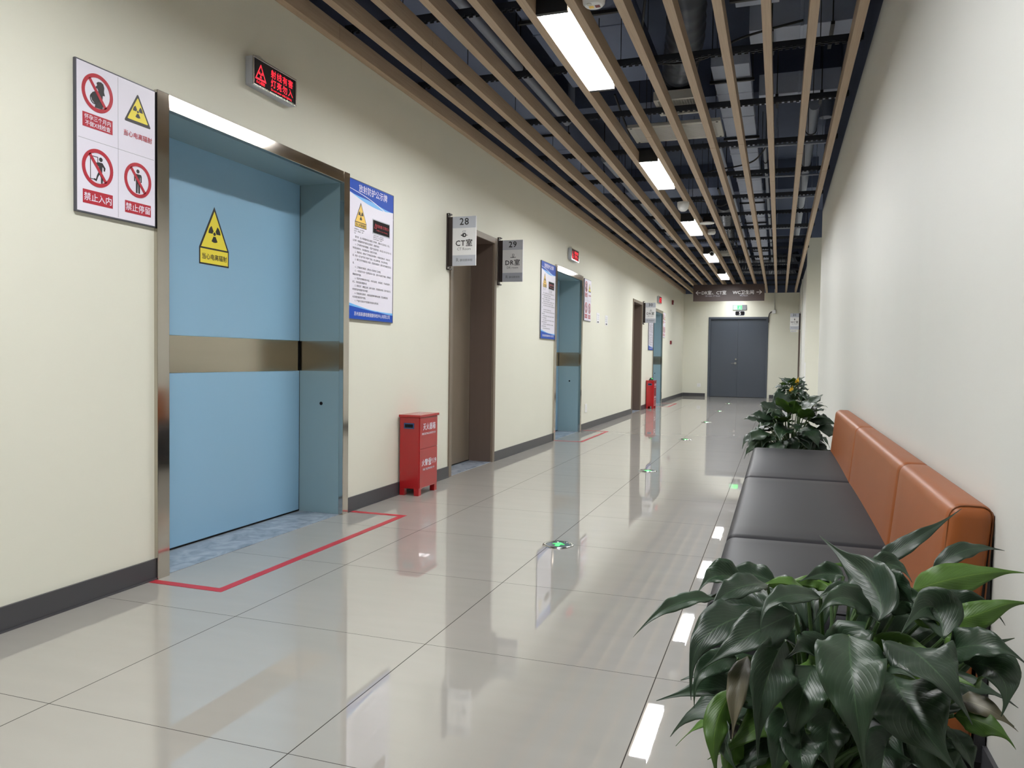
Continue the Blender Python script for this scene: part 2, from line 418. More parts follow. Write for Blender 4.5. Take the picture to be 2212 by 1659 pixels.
struct(MB().box(XR-.010, XS, SIDE1-.010, SIDE1, 0, .092), 'baseboard_side', M['base'])

# ------------------------------------------------------------------ doors
def hermetic_door(n, a, b, label):
    """steel framed sliding door at the back of a 0.3 m deep recess; a..b = outer frame"""
    R = thing('door_%d' % n, label, 'door', (XL, a, 0), kind='structure')
    W = b-a; H = 2.15; fw = 0.07; fp = 0.02; D = -0.30
    f = MB(); f.box(-.012, fp, 0, fw, 0, H); f.box(-.012, fp, W-fw+.005, W, 0, H); f.box(-.012, fp, fw, W-fw+.005, H-fw, H)
    for v in f.v[-8:]:                                                  # the head of the casing leans back slightly
        if v.x > 0 and v.z > H-.01: v.x -= .0043
    f.build('door_frame', M['steel'], R, bevel=.002)
    i0, i1, zt = fw, W-fw+.005, H-fw
    l = MB()                                                            # recess lining: two cheeks and the soffit
    for y0, y1 in ((i0-.03, i0), (i1, i1+.03)):
        l.box(D, -.012, y0, y1, 0, .905); l.box(D, -.012, y0, y1, 1.095, zt)
    l.box(D, -.012, i0, i1, zt, zt+.02)
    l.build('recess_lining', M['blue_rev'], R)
    q = MB()
    for y0, y1 in ((i0-.03, i0), (i1, i1+.03)): q.box(D, -.012, y0, y1, .905, 1.095)
    q.build('lining_band', M['band'], R)
    p = MB(); p.box(D-.05, D, i0-.1, i1-.003, 0.012, .905); p.box(D-.05, D, i0-.1, i1-.003, 1.095, zt+.05)
    p.build('door_panel', M['blue'], R, bevel=.003)
    q = MB().box(D-.05, D+.001, i0-.1, i1-.022, .905, 1.095); q.build('panel_band', M['band'], R)
    q = MB().box(D-.05, D-.02, i1-.022, i1+.05, 0, zt+.05); q.box(D-.05, D-.02, i0-.1, i1, -.0, .012); q.build('rubber_seal', M['black_metal'], R)
    q = MB().box(D, -.004, i0, i1, 0, .003); q.build('threshold', M['marble'], R)
    q = MB()
    q.tube([(D+.16, i1-.002, .70), (D+.16, i1+.004, .70)], .011, 16); q.build('lock_hole', M['led_black'], R)
    return R
def room_door(n, a, b, label):
    R = thing('door_%d' % n, label, 'door', (XL, a, 0), kind='structure')
    W = b-a; H = 2.15; fw = .055; D = -.235
    f = MB(); f.box(-.012, .012, 0, fw, 0, H); f.box(-.012, .012, W-fw, W, 0, H); f.box(-.012, .012, fw, W-fw, H-fw, H)
    f.build('door_frame', M['brown'], R, bevel=.003)
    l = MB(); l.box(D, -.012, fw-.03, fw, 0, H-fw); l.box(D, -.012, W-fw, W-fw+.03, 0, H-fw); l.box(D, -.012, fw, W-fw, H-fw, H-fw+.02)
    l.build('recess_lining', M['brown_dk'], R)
    MB().box(D-.045, D, fw-.02, W-fw+.02, .012, H-fw+.02).build('door_panel', M['brown'], R, bevel=.002)
    MB().box(D, D+.004, W-fw-.006, W-fw, 0, H-fw).build('edge_strip', M['steel'], R)
    MB().box(D, -.004, fw, W-fw, 0, .003).build('threshold', M['marble'], R)
    h = MB().tube([(D, fw+.09, 1.0), (D+.05, fw+.09, 1.0), (D+.05, fw+.2, 1.0)], .009, 8); h.build('door_handle', M['chrome'], R, smooth=True)
    return R
hermetic_door(1, *FR[0], 'large pale blue sliding door in steel frame nearest the camera')
room_door(2, *FR[1], 'brown recessed room door between the signs 28 and 29')
hermetic_door(3, *FR[2], 'blue sliding door in steel frame, second along the left wall')
room_door(4, *FR[3], 'brown recessed room door beside the sign 30')
hermetic_door(5, *FR[4], 'farthest blue sliding door behind the sign 30 and red cabinet')

R = thing('door_6', 'dark grey double door in the end wall of the corridor', 'door', (DF[0], YF, 0), kind='structure')
W = DF[1]-DF[0]; H = DF[2]
f = MB(); f.box(0, .06, -.02, .12, 0, H); f.box(W-.06, W, -.02, .12, 0, H); f.box(.06, W-.06, -.02, .12, H-.06, H)
f.build('door_frame', M['grey_door'], R, bevel=.004)
MB().box(.06, W/2-.002, .03, .08, .008, H-.06).build('door_leaf', M['grey_door'], R, bevel=.003)
MB().box(W/2-.001, W-.06, .028, .08, .008, H-.06).build('door_leaf', M['grey_door'], R, bevel=.003)
h = MB(); h.tube([(W/2-.055, .03, .95), (W/2-.055, .012, .95)], .030, 18); h.tube([(W/2-.055, .02, .95), (W/2-.055, -.03, .95), (W/2-.07, -.035, .95), (W/2-.17, -.035, .95)], .010, 8)
h.build('door_handle', M['chrome'], R, smooth=True)
MB().tube([(W/2-.045, .03, 1.065), (W/2-.045, .012, 1.065)], .024, 18).build('lock_cylinder', M['chrome'], R, smooth=True)

R = thing('door_7', 'brown washroom door in the far right wall near the sign 31', 'door', (XR, DW[0], 0), kind='structure')
W = DW[1]-DW[0]; H = DW[2]
f = MB(); f.box(-.025, .1, -.05, .05, 0, H+.05); f.box(-.025, .1, W-.05, W+.05, 0, H+.05); f.box(-.025, .1, .05, W-.05, H-.05, H+.05)
f.build('door_frame', M['brown_dk'], R, bevel=.003)
MB().box(.05, .09, .05, W-.05, .01, H-.05).build('door_panel', M['brown'], R)

# ------------------------------------------------------------------ ceiling: lamps, slats, carriers
LX0, LX1 = -1.325, -1.137
LAMPS = [(0.82, 2.07, 'unlit-side'), (4.175, 5.425, ''), (7.51, 8.76, ''), (10.85, 12.10, ''), (14.2, 15.45, ''), (17.55, 18.80, ''), (20.9, 22.15, '')]  # the last is an unseen lamp added to brighten the end wall
LNAMES = ['bright ceiling panel light overhead before the first visible one', 'largest and nearest white ceiling panel light between the wooden slats',
          'second white ceiling panel light, short of the white dome', 'third white ceiling panel light, just beyond the white dome',
          'fourth white ceiling panel light, with a small camera before it', 'last white ceiling panel light, just above the brown hanging sign', 'added ceiling panel light, unseen behind the brown hanging sign']
for (a, b, _), lab in zip(LAMPS, LNAMES):
    L = thing('ceiling_light', lab, 'ceiling light', ((LX0+LX1)/2, (a+b)/2, 2.9), group='panel lights in the slat ceiling')
    hw, hl = (LX1-LX0)/2, (b-a)/2
    h = MB(); h.box(-hw, hw, -hl-.03, hl+.03, .065, .115); h.box(-hw, hw, -hl-.03, -hl, .004, .065); h.box(-hw, hw, hl, hl+.03, .004, .065)
    h.build('housing', M['black_metal'], L)
    MB().rbox(-hw+.003, hw-.003, -hl, hl, .048, .065, .006, k=2, mid=1).build('diffuser', M['diffuser_dim' if a > 20 else 'diffuser_far' if a > 14 else 'diffuser_near' if a < 2 else 'diffuser'], L, smooth=True)
    for yy in (-hl+.1, hl-.1): MB().tube([(0, yy, .115), (0, yy, 1.15)], .003, 6).build('hanger_wire', M['black_metal'], L)
L = thing('ceiling_light', 'added unseen ceiling panel light inside the side passage', 'ceiling light', (2.2, 13.8, 2.9), group='panel lights in the slat ceiling')  # unseen panel added to light the return wall of the passage
MB().box(-.6, .6, -.1, .1, .012, .07).build('housing', M['black_metal'], L)
MB().box(-.6, .6, -.095, .095, 0, .012).build('diffuser', M['diffuser'], L)
MB().tube([(0, 0, .07), (0, 0, 1.15)], .003, 6).build('hanger_wire', M['black_metal'], L)

ORD = ['first', 'second', 'third', 'fourth', 'fifth', 'sixth', 'seventh', 'eighth', 'ninth', 'tenth', 'eleventh', 'twelfth', 'thirteenth',
       'fourteenth', 'fifteenth', 'sixteenth', 'seventeenth', 'eighteenth', 'nineteenth', 'twentieth']
rs = random.Random(3)
for i in range(13):
    x = -2.573+.2463*i; ya, yb = YB+.05, YF-.02
    s = MB(); cuts = [ya]; q = ya+rs.uniform(1, 3)
    while q < yb-1: cuts.append(q); q += 3.0
    cuts.append(yb)
    for j in range(len(cuts)-1):
        d = .0015*(j % 2)
        s.box(x-.025, x+.025, cuts[j]+.0008, cuts[j+1]-.0008, 2.9+d, 3.0)
    lab = ('tan wooden ceiling slat running along the left wall' if i == 0 else 'tan wooden ceiling slat closest to the right wall' if i == 12 else
           'tan wooden ceiling slat along the left edge of the panel lights' if i == 5 else 'tan wooden ceiling slat along the right edge of the panel lights' if i == 6 else
           '%s tan wooden ceiling slat counted from the left wall' % ORD[i])
    tag(s.build('ceiling_slat', M['wood'], bevel=.0015), lab, 'ceiling slat', 'wooden slats of the open ceiling')
ky = [1.95, 3.1, 4.27, 5.30, 6.38, 7.55, 8.72, 9.95, 11.1, 12.25, 13.4, 14.55, 15.7, 16.85, 18.0, 19.15, 20.3, 21.45]
for i, y in enumerate(ky):
    k = MB(); x0, x1 = XL+.01, XR-.04
    k.box(x0, x1, y-.016, y-.013, 3.011, 3.047); k.box(x0, x1, y+.013, y+.016, 3.011, 3.047); k.box(x0, x1, y-.016, y+.016, 3.044, 3.047)
    xx = x0+.02                                        # row of clip teeth along the lower edge
    while xx < x1-.03:
        k.box(xx, xx+.024, y-.017, y-.012, 3.001, 3.015); k.box(xx, xx+.024, y+.012, y+.017, 3.001, 3.015); xx += .042
    for hx in (-2.2, -1.07, .2): k.tube([(hx, y, 3.045), (hx, y, ZC)], .003, 5)
    tag(k.build('ceiling_carrier', M['carrier']), '%s black toothed carrier rail crossing above the slats, counted from the camera' % ORD[i], 'carrier rail', 'carrier rails above the slats')

# ------------------------------------------------------------------ ceiling void: beams, ducts, pipes
for i, y in enumerate((2.6, 7.9, 12.4, 16.9, 21.0)):
    struct(MB().box(XL+.002, XR-.002, y, y+.4, 3.60, ZC-.002), 'ceiling_beam', M['navy'])
def duct(name, lab, x0, x1, y0, y1, z0, z1, mt, seam=0.6, cat='duct', group=None):
    d = MB(); d.box(x0, x1, y0, y1, z0, z1)
    lx, ly = x1-x0, y1-y0
    n = int(max(lx, ly)/seam)
    for i in range(1, n+1):
        if ly > lx: q = y0+i*ly/(n+1); d.box(x0-.006, x1+.006, q-.012, q+.012, z0-.006, z1)
        else: q = x0+i*lx/(n+1); d.box(q-.012, q+.012, y0-.006, y1+.006, z0-.006, z1)
    o = d.build(name, mt, bevel=.004); tag(o, lab, cat, group)
    if ly > lx:
        k = y0+.3
        while k < y1:
            h = MB()
            for x in (x0-.015, x1+.015): h.tube([(x, k, z0-.02), (x, k, ZC)], .004, 5)
            h.box(x0-.03, x1+.03, k-.012, k+.012, z0-.03, z0-.008); h.build('hanger', M['black_metal'], o); k += 1.7
    else:
        for x in (x0+.15, x1-.15):
            h = MB()
            for yy in (y0-.015, y1+.015): h.tube([(x, yy, z0-.02), (x, yy, ZC)], .004, 5)
            h.box(x-.012, x+.012, y0-.03, y1+.03, z0-.03, z0-.008); h.build('hanger', M['black_metal'], o)
    return o
duct('cable_tray', 'long pale grey cable trunking down the ceiling void right of the lamps', -.56, -.27, 6.3, 18.4, 3.30, 3.40, M['grey_duct'], .7, 'cable trunking')
duct('air_duct', 'wide dark duct along the left side of the ceiling void', -2.54, -2.12, -1, 10.8, 3.34, 3.56, M['navy2'], 1.2, group='ducts in the ceiling void')
duct('air_duct', 'pale grey cross duct nearest the camera, upper right', -.25, .44, 5.70, 6.08, 3.30, 3.50, M['grey_duct'], .35, group='ducts in the ceiling void')
duct('air_duct', 'second pale grey cross duct on the upper right', -.22, .44, 7.15, 7.42, 3.32, 3.5, M['grey_duct'], .4, group='ducts in the ceiling void')
duct('air_duct', 'grey cross duct left of the lamps beyond the second light', -2.3, -.7, 11.1, 11.6, 3.40, 3.55, M['navy2'], .6, group='ducts in the ceiling void')
duct('air_duct', 'dark square duct above the first lamp', -1.75, -1.02, 3.2, 6.6, 3.36, 3.56, M['navy2'], 1.2, group='ducts in the ceiling void')
duct('air_duct', 'grey cross duct over the far half of the corridor', -2.4, -.7, 15.9, 16.3, 3.34, 3.54, M['navy2'], .8, group='ducts in the ceiling void')
duct('air_duct', 'pale block duct above the right end of the fourth carrier', -.32, -.05, 4.85, 5.3, 3.3, 3.45, M['grey_duct'], .4, group='ducts in the ceiling void')
def pipe(lab, pts, r, mt=None, clamps=()):
    p = MB().tube(pts, r, 14)
    if len(pts) == 2 and abs(pts[0][0]-pts[1][0]) > .3:
        for t in (.45, .9): q = Vector(pts[0]).lerp(Vector(pts[1]), t); p.tube([q, (q.x, q.y, ZC)], .003, 5)
    o = p.build('pipe', mt or M['pipe'], smooth=True); tag(o, lab, 'pipe', 'pipes in the ceiling void')
    if clamps:
        c = MB()
        for (x, y, z) in clamps: c.tube([(x, y-.015, z), (x, y+.015, z)], r+.006, 14); c.tube([(x, y, z+r), (x, y, ZC)], .005, 5)
        c.build('clamp', M['black_metal'], o)
    return o
pipe('grey pipe running lengthwise on the left above the slats', [(-2.0, 3.6, 3.3), (-2.0, 7.35, 3.3), (-2.0, 7.45, 3.36), (-2.0, 7.5, 3.5), (-2.0, 7.5, ZC-.01)], .035, clamps=[(-2.0, 4.4, 3.3), (-2.0, 5.9, 3.3)])
pipe('second grey pipe further along the left side of the void', [(-1.9, 8.6, 3.25), (-1.9, 14.6, 3.25)], .04, clamps=[(-1.9, 9.4, 3.25), (-1.9, 12.2, 3.25), (-1.9, 14, 3.25)])
pipe('pale grey pipe running lengthwise near the right wall', [(.25, 7.6, 3.34), (.25, 15.2, 3.34)], .05, clamps=[(.25, 8.4, 3.34), (.25, 9.8, 3.34), (.25, 12.4, 3.34)])
pipe('thin grey pipe beside the cable trunk', [(-.19, 8.4, 3.2), (-.19, 18.3, 3.2)], .018, clamps=[(-.19, 9, 3.2), (-.19, 12.4, 3.2), (-.19, 15, 3.2), (-.19, 18, 3.2)])
pipe('thin grey pipe left of the cable trunk', [(-.62, 8.2, 3.18), (-.62, 18.3, 3.18)], .018, clamps=[(-.62, 9.2, 3.18), (-.62, 12.6, 3.18), (-.62, 15.4, 3.18), (-.62, 18.1, 3.18)])
pipe('vertical white drain pipe high on the right', [(.38, 8.3, 3.42), (.38, 8.3, ZC-.01)], .06)
for i, (y, z) in enumerate(((8.05, 3.12), (9.3, 3.1), (10.6, 3.12), (12.9, 3.1))):
    pipe('thin cross conduit on the right of the ceiling void, %s from the camera' % ORD[i], [(-.5, y, z), (.44, y+.03, z)], .012)
def flex(lab, pts, r, mt):
    P = [Vector(p) for p in pts]; out = []; rr = []
    N = 90
    for i in range(N+1):
        t = i/N*(len(P)-1); k = min(int(t), len(P)-2); f = t-k
        p0, p1, p2, p3 = P[max(k-1,0)], P[k], P[k+1], P[min(k+2,len(P)-1)]
        q = 0.5*((2*p1)+(-p0+p2)*f+(2*p0-5*p1+4*p2-p3)*f*f+(-p0+3*p1-3*p2+p3)*f**3)
        out.append(q); rr.append(r*(1+.05*sin(i*2.1)+.04*rs.uniform(-1, 1)))
    o = MB().tube(out, rr, 18).build('flexible_duct', mt, smooth=True)
    return tag(o, lab, 'flexible duct', 'flexible ducts in the ceiling void')
flex('dark wrinkled flexible duct dropping to the nearest white vent', [(-.56, 3.3, 3.75), (-.58, 4.6, 3.45), (-.66, 5.5, 3.32), (-.77, 6.1, 3.26), (-.81, 6.42, 3.30), (-.81, 6.425, 3.155)], .13, M['duct_cloth'])
flex('silver foil flexible duct above the far small vent', [(-.9, 13.2, 3.6), (-.95, 14.2, 3.5), (-.97, 15.1, 3.32), (-.98, 15.2, 3.2), (-.98, 15.2, 3.085)], .13, M['foil'])
flex('silver foil flexible duct crossing just before the end wall', [(-1.0, 20.1, 3.35), (-.5, 19.8, 3.28), (0.0, 19.9, 3.24), (.35, 19.8, 3.28)], .14, M['foil'])
flex('second silver foil flexible duct crossing near the end wall', [(-1.1, 19.0, 3.42), (-.5, 18.8, 3.34), (0.1, 18.9, 3.36), (.35, 18.8, 3.4)], .12, M['foil'])
def cable(lab, pts, r=.008):
    P = [Vector(p) for p in pts]; out = []
    for i in range(41):
        t = i/40*(len(P)-1); k = min(int(t), len(P)-2); f = t-k
        p0, p1, p2, p3 = P[max(k-1,0)], P[k], P[k+1], P[min(k+2,len(P)-1)]
        out.append(0.5*((2*p1)+(-p0+p2)*f+(2*p0-5*p1+4*p2-p3)*f*f+(-p0+3*p1-3*p2+p3)*f**3))
    tag(MB().tube(out, r, 6).build('cable', M['black_metal'], smooth=True), lab, 'cable', 'loose cables in the ceiling void')
cable('black cable sagging past the dark flexible duct', [(-.75, 4.5, 3.28), (-.93, 5.45, 3.12), (-.6, 5.65, 3.12), (-.3, 5.55, 3.2), (.1, 5.5, 3.25)])
cable('black cable looping over the wide white return panel', [(-1.40, 6.7, 3.3), (-1.38, 6.9, 3.2), (-1.36, 7.2, 3.08), (-1.42, 7.4, 3.14)], .01)
cable('black cable zigzagging beside the cable trunk', [(-.9, 9.4, 3.08), (-.8, 9.0, 3.12), (-.3, 8.5, 3.09), (-.1, 8.0, 3.25)])
cable('black cable sagging beyond the white dome', [(-1.3, 10.6, 3.1), (-1.0, 10.4, 3.08), (-.8, 10.9, 3.1), (-.68, 11.3, 3.25)])

def vent(lab, x0, x1, y0, y1, z, n):
    V = thing('air_vent', lab, 'vent', ((x0+x1)/2, (y0+y1)/2, z), group='white vents above the slats')
    hx, hy = (x1-x0)/2, (y1-y0)/2; b = .03
    f = MB(); f.box(-hx, hx, -hy, -hy+b, -.02, .05); f.box(-hx, hx, hy-b, hy, -.02, .05); f.box(-hx, -hx+b, -hy+b, hy-b, -.02, .05); f.box(hx-b, hx, -hy+b, hy-b, -.02, .05)
    f.build('frame', M['offwhite'], V)
    s = MB()
    for i in range(n):
        x = -hx+b+(2*hx-2*b)*(i+.5)/n
        s.add([(x-.008, -hy+b, -.015), (x-.004, -hy+b, -.015), (x+.012, -hy+b, .02), (x+.008, -hy+b, .02), (x-.008, hy-b, -.015), (x-.004, hy-b, -.015), (x+.012, hy-b, .02), (x+.008, hy-b, .02)],
              [(0,1,2,3), (7,6,5,4), (0,4,5,1), (1,5,6,2), (2,6,7,3), (3,7,4,0)])
    s.build('louvre', M['offwhite'], V, kind=None)
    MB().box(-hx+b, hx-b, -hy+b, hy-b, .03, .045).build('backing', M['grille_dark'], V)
vent('white louvred vent under the dark flexible duct', -.99, -.63, 6.22, 6.63, 3.075, 14)
vent('small white louvred vent far down the ceiling near the fourth light', -1.12, -.85, 15.0, 15.4, 3.03, 12)
V = thing('return_air_panel', 'wide white return air panel above the slats beyond the first vent', 'vent', (-.92, 7.12, 3.05))
MB().box(-.40, .40, -.25, .25, 0, .03).build('panel', M['offwhite'], V, bevel=.004)
g = MB()
for i in range(22): g.box(-.35, .35, -.20+i*.0185, -.20+i*.0185+.006, -.004, 0)
g.build('grille_ridge', M['white'], V)
for x in (-.34, .34): MB().tube([(x, 0, .03), (x, 0, ZC-3.055)], .003, 5).build('hanger_wire', M['black_metal'], V)
g = MB()
for x in (-.37, 0, .37):
    for yy in (-.225, .225): g.disc(x, yy, .01, -.003, 0, 10)
g.build('screw', M['black_print'], V)

def smoke(lab, x, y, r=.06):
    S = thing('smoke_detector', lab, 'smoke detector', (x, y, 2.9), group='round smoke detectors')
    MB().lathe([(0, 0), (r*.75, .0), (r*.95, .012), (r, .03), (r, .042), (r*.8, .05)], n=28).build('body', M['white'], S, smooth=True)
    MB().lathe([(r*.9, .05), (r*.9, .07)], n=28).build('base', M['white'], S)
    MB().tube([(0, 0, .07), (0, 0, 1.15)], .006, 6).build('drop_rod', M['black_metal'], S)
    return S
S = smoke('round white smoke detector with coloured stickers beside the first light', -.985, 4.13, .062)
MB().box(-.028, -.002, -.004, .024, -.001, .0).build('sticker', M['amber_print'], S); MB().box(.006, .032, -.006, .022, -.001, 0).build('sticker', M['red_dark'], S)
MB().disc(-.02, -.028, .014, -.004, 0, 16).build('indicator', M['offwhite'], S)
smoke('round white smoke detector beyond the flat disc near the third light', -1.0, 12.0)
smoke('round white smoke detector just above the brown hanging sign', -1.04, 20.2, .07)
S = thing('dome_sensor', 'white dome sensor hanging below the slat between second and third lights', 'sensor', (-1.13, 9.5, 2.82))
MB().lathe([(0, -.03), (.03, -.026), (.055, -.005), (.068, .03), (.07, .055)], n=28).build('dome', M['white'], S, smooth=True)
MB().lathe([(.07, .055), (.07, .08), (.03, .085)], n=28).build('base', M['white'], S, smooth=True)
MB().tube([(.0, 0, .085), (0, 0, .1), (.03, .02, .15)], .006, 6).build('lead', M['wire'], S)
S = thing('ceiling_speaker', 'flat white disc hung right of the third light', 'speaker', (-.985, 11.05, 2.90))
MB().lathe([(0, 0), (.10, .0), (.10, .012), (.06, .02)], n=32).build('disc', M['white'], S, smooth=True)
MB().lathe([(.06, .02), (.055, .09)], n=20).build('back_can', M['black_metal'], S)
MB().tube([(0, 0, .09), (0, 0, 1.15)], .005, 5).build('drop_rod', M['black_metal'], S)
S = thing('bullet_camera', 'small white camera hanging in front of the fourth light', 'camera', (-1.11, 13.9, 2.86))
MB().tube([(-.035, -.05, 0), (-.035, .08, .01)], .04, 18).build('body', M['white'], S, smooth=True)
MB().tube([(-.035, -.052, 0), (-.035, -.049, 0)], .027, 18).build('lens', M['black_print'], S)
MB().tube([(-.035, .02, .03), (-.0, .02, .05), (0, .02, .12)], .012, 8).build('bracket', M['white'], S)

# ------------------------------------------------------------------ sign graphics
def trefoil(mb, cx, cy, r, z0, z1, mi=0):
    mb.disc(cx, cy, r*.2, z0, z1, 16, mi)
    for k in range(3):
        a = -pi/2+k*2*pi/3
        mb.ring(cx, cy, r, r*.32, z0, z1, 8, mi, a-pi/6, a+pi/6)
def tri_pts(cx, cy, w, h, r=0.0): return [(cx-w/2, cy-h/2), (cx+w/2, cy-h/2), (cx, cy+h/2)]
def rtri(cx, cy, w, h, r):
    """triangle with rounded corners"""
    P = [Vector(p) for p in tri_pts(cx, cy, w, h)]; out = []
    for i in range(3):
        p, a, b = P[i], P[i-1], P[(i+1)%3]
        u = (a-p).normalized(); v = (b-p).normalized()
        p0 = p+u*r; p1 = p+v*r
        for t in (0, .33, .66, 1): out.append(tuple((1-t)**2*p0+2*t*(1-t)*p+t*t*p1))
    return out
def no_sign(R, cx, cy, r, z, figure):
    fb = MB(); figure(fb, cx, cy, r, z); fb.build('pictogram', M['black_print'], R)
    q = MB(); q.ring(cx, cy, r, r*.80, z+.0005, z+.0013, 44)
    c, s = cos(radians(-52)), sin(radians(-52)); h = r*.085; L = r*.86
    q.prism([(cx-c*L-s*h, cy-s*L+c*h), (cx+c*L-s*h, cy+s*L+c*h), (cx+c*L+s*h, cy+s*L-c*h), (cx-c*L+s*h, cy-s*L-c*h)], z+.0005, z+.0013)
    q.build('prohibition_ring', M['red_print'], R)
def fig_pregnant(fb, cx, cy, r, z):
    P = [(.12,.62),(.30,.66),(.45,.60),(.52,.42),(.50,.20),(.56,.0),(.42,-.02),(.40,-.25),(.44,-.55),(.40,-.76),(-.10,-.78),(-.06,-.60),(-.26,-.45),(-.36,-.22),(-.24,-.02),(-.06,.08),(.14,.14),(.06,.26),(-.04,.22),(-.02,.34),(.06,.42),(.02,.54)]
    fb.prism([(cx+(x-.08)*r, cy+y*r) for x, y in P], z, z+.0004)
    fb.ring(cx-.18*r, cy-.32*r, .30*r, .25*r, z, z+.0009, 24)
def fig_door(fb, cx, cy, r, z):
    B = lambda x0, x1, y0, y1: fb.prism([(cx+x0*r, cy+y0*r), (cx+x1*r, cy+y0*r), (cx+x1*r, cy+y1*r), (cx+x0*r, cy+y1*r)], z, z+.0004)
    B(-.48, -.44, -.62, .60); B(-.48, .02, .56, .60); B(-.02, .02, .30, .56); B(-.48, -.08, -.64, -.60)
    fb.disc(cx+.20*r, cy+.50*r, .115*r, z, z+.0004, 18)
    P = [(.08,.34),(.30,.34),(.50,.10),(.46,-.08),(.38,-.06),(.38,.08),(.30,.14),(.28,-.20),(.34,-.50),(.30,-.76),(.20,-.76),(.20,-.46),(.12,-.30),(.02,-.44),(-.08,-.70),(-.26,-.64),(-.24,-.56),(-.12,-.58),(-.04,-.34),(.06,-.16),(.08,.10),(-.10,.20),(-.12,.28)]
    fb.prism([(cx+x*r, cy+y*r) for x, y in P], z, z+.0004)
def fig_stand(fb, cx, cy, r, z):
    fb.disc(cx, cy+.52*r, .115*r, z, z+.0004, 18)
    P = [(-.22,.36),(.22,.36),(.28,.28),(.28,-.08),(.20,-.10),(.18,.20),(.15,.20),(.15,-.74),(.03,-.74),(.01,-.20),(-.01,-.20),(-.03,-.74),(-.15,-.74),(-.15,.20),(-.18,.20),(-.20,-.10),(-.28,-.08),(-.28,.28)]
    fb.prism([(cx+x*r, cy+y*r) for x, y in P], z, z+.0004)

def warning_board(lab, y0, z0, w=.405, h=.59):
    R = thing('warning_board', lab, 'sign', (XL, y0, z0), ONLEFT, 'four-field warning boards')
    MB().box(0, w, 0, h, 0.0005, .014).build('frame', M['frame_grey'], R, bevel=.002)
    MB().box(.005, w-.005, .006, h-.006, .010, .0150).build('panel', M['sign_white'], R)
    q = MB().box(w*.5-.0006, w*.5+.0006, .01, h-.01, .0151, .0153); q.box(.01, w-.01, h*.49-.0006, h*.49+.0006, .0151, .0153)
    q.build('dividing_line', M['grey_print'], R)
    z = .0152
    no_sign(R, w*.25, h*.815, .075, z, fig_pregnant)
    no_sign(R, w*.25, h*.315, .075, z, fig_door)
    no_sign(R, w*.755, h*.31, .073, z, fig_stand)
    for x0, x1, v0, v1 in ((.075, .43, .57, .665), (.075, .43, .066, .157), (.585, .93, .066, .15)):
        MB().box(w*x0, w*x1, h*v0, h*v1, z, z+.0006).build('red_caption', M['red_print'], R)
    MB().prism(rtri(w*.755, h*.815, .145, .130, .010), z, z+.0004).build('warning_triangle', M['black_print'], R)
    q = MB(); q.prism(rtri(w*.755, h*.812, .112, .100, .006), z, z+.0008); q.build('triangle_field', M['yellow_print'], R)
    q = MB(); trefoil(q, w*.755, h*.796, .026, z, z+.0012); q.build('trefoil', M['black_print'], R)
    text('', 0, 0, 0, z+.001, 'lettering', M['sign_white'], R, bold=.012, lines=[('怀孕三个月内', .0215, w*.2525, h*.624), ('不做X线检查', .0215, w*.2525, h*.583),
         ('禁止入内', .034, w*.2525, h*.09), ('禁止停留', .034, w*.757, h*.087)])
    text('当心电离辐射', .026, w*.755, h*.605, z+.001, 'lettering', M['red_print'], R, bold=.012)
    return R

def sticker(lab, y0, z0, w, h, x):
    """yellow triangle over a caption box"""
    R = thing('radiation_sticker', lab, 'sign', (x, y0, z0), ONLEFT)
    bh = h*.28
    q = MB(); q.box(0, w, 0, bh, 0.0002, .0012); q.prism([(0, bh), (w, bh), (w*.5, h)], 0.0002, .0012); q.build('outline', M['black_print'], R)
    e = w*.035
    q = MB(); q.box(e, w-e, e, bh-e*.6, .001, .0018); q.prism([(e*1.7, bh+e*.5), (w-e*1.7, bh+e*.5), (w*.5, h-e*3)], .001, .0018); q.build('yellow_field', M['yellow_print'], R)
    q = MB(); trefoil(q, w*.5, bh+(h-bh)*.36, w*.20, .0015, .0024); q.build('trefoil', M['black_print'], R)
    text('当心电离辐射', w*.142, w*.5, bh*.36, .0024, 'lettering', M['black_print'], R, bold=.012)
    return R

BODY = ['警示牌：当心电离辐射标志设置在工作场所，提醒人员注意安全，防止，',
        '公示牌：电离辐射防护设施及注意事项，请遵守规定：',
        '1、工作场所内有电离辐射，可能产生放射危害，非本室工作人员不得入内，',
        '孕妇及未成年人，非必要请勿进入放射诊疗场所。',
        '2、请候检者，在防护门外等候区域内等待，并保持安静有序，听候叫号，',
        '配。射线一旦开启严禁打开防护门进出，防止误照伤害，他人请勿停留。',
        '3、候诊之时不得随意出入机房，检查前请按要求，做好各项准备配合检查，',
        '者。',
        '4、工作指示灯亮起时，请勿进入机房或在门口停留。',
        '5、一次检查只允许一位受检者进入机房，陪护人员请在外等候，特殊情况，',
        '需做好防护措施。',
        '6、检查时须穿戴好防护用品，对非检查部位，敏感器官，予以屏蔽防护，',
        '对三、孕妇检查应慎重考虑。',
        '7、放射诊疗，遵循正当化、最优化原则，合理使用X射线，保护患者安全，',
        '所有受检者均需遵守防护要求。',
        '8、检查结束后请离开，如遇设备故障时请听从指挥，禁止触碰设备，',
        '人员须配合做好防护措施。',
        '9、严格执行放射诊疗管理规定及相关法律法规。']
def curve_pts(f, n=24): return [(i/n, f(i/n)) for i in range(n+1)]
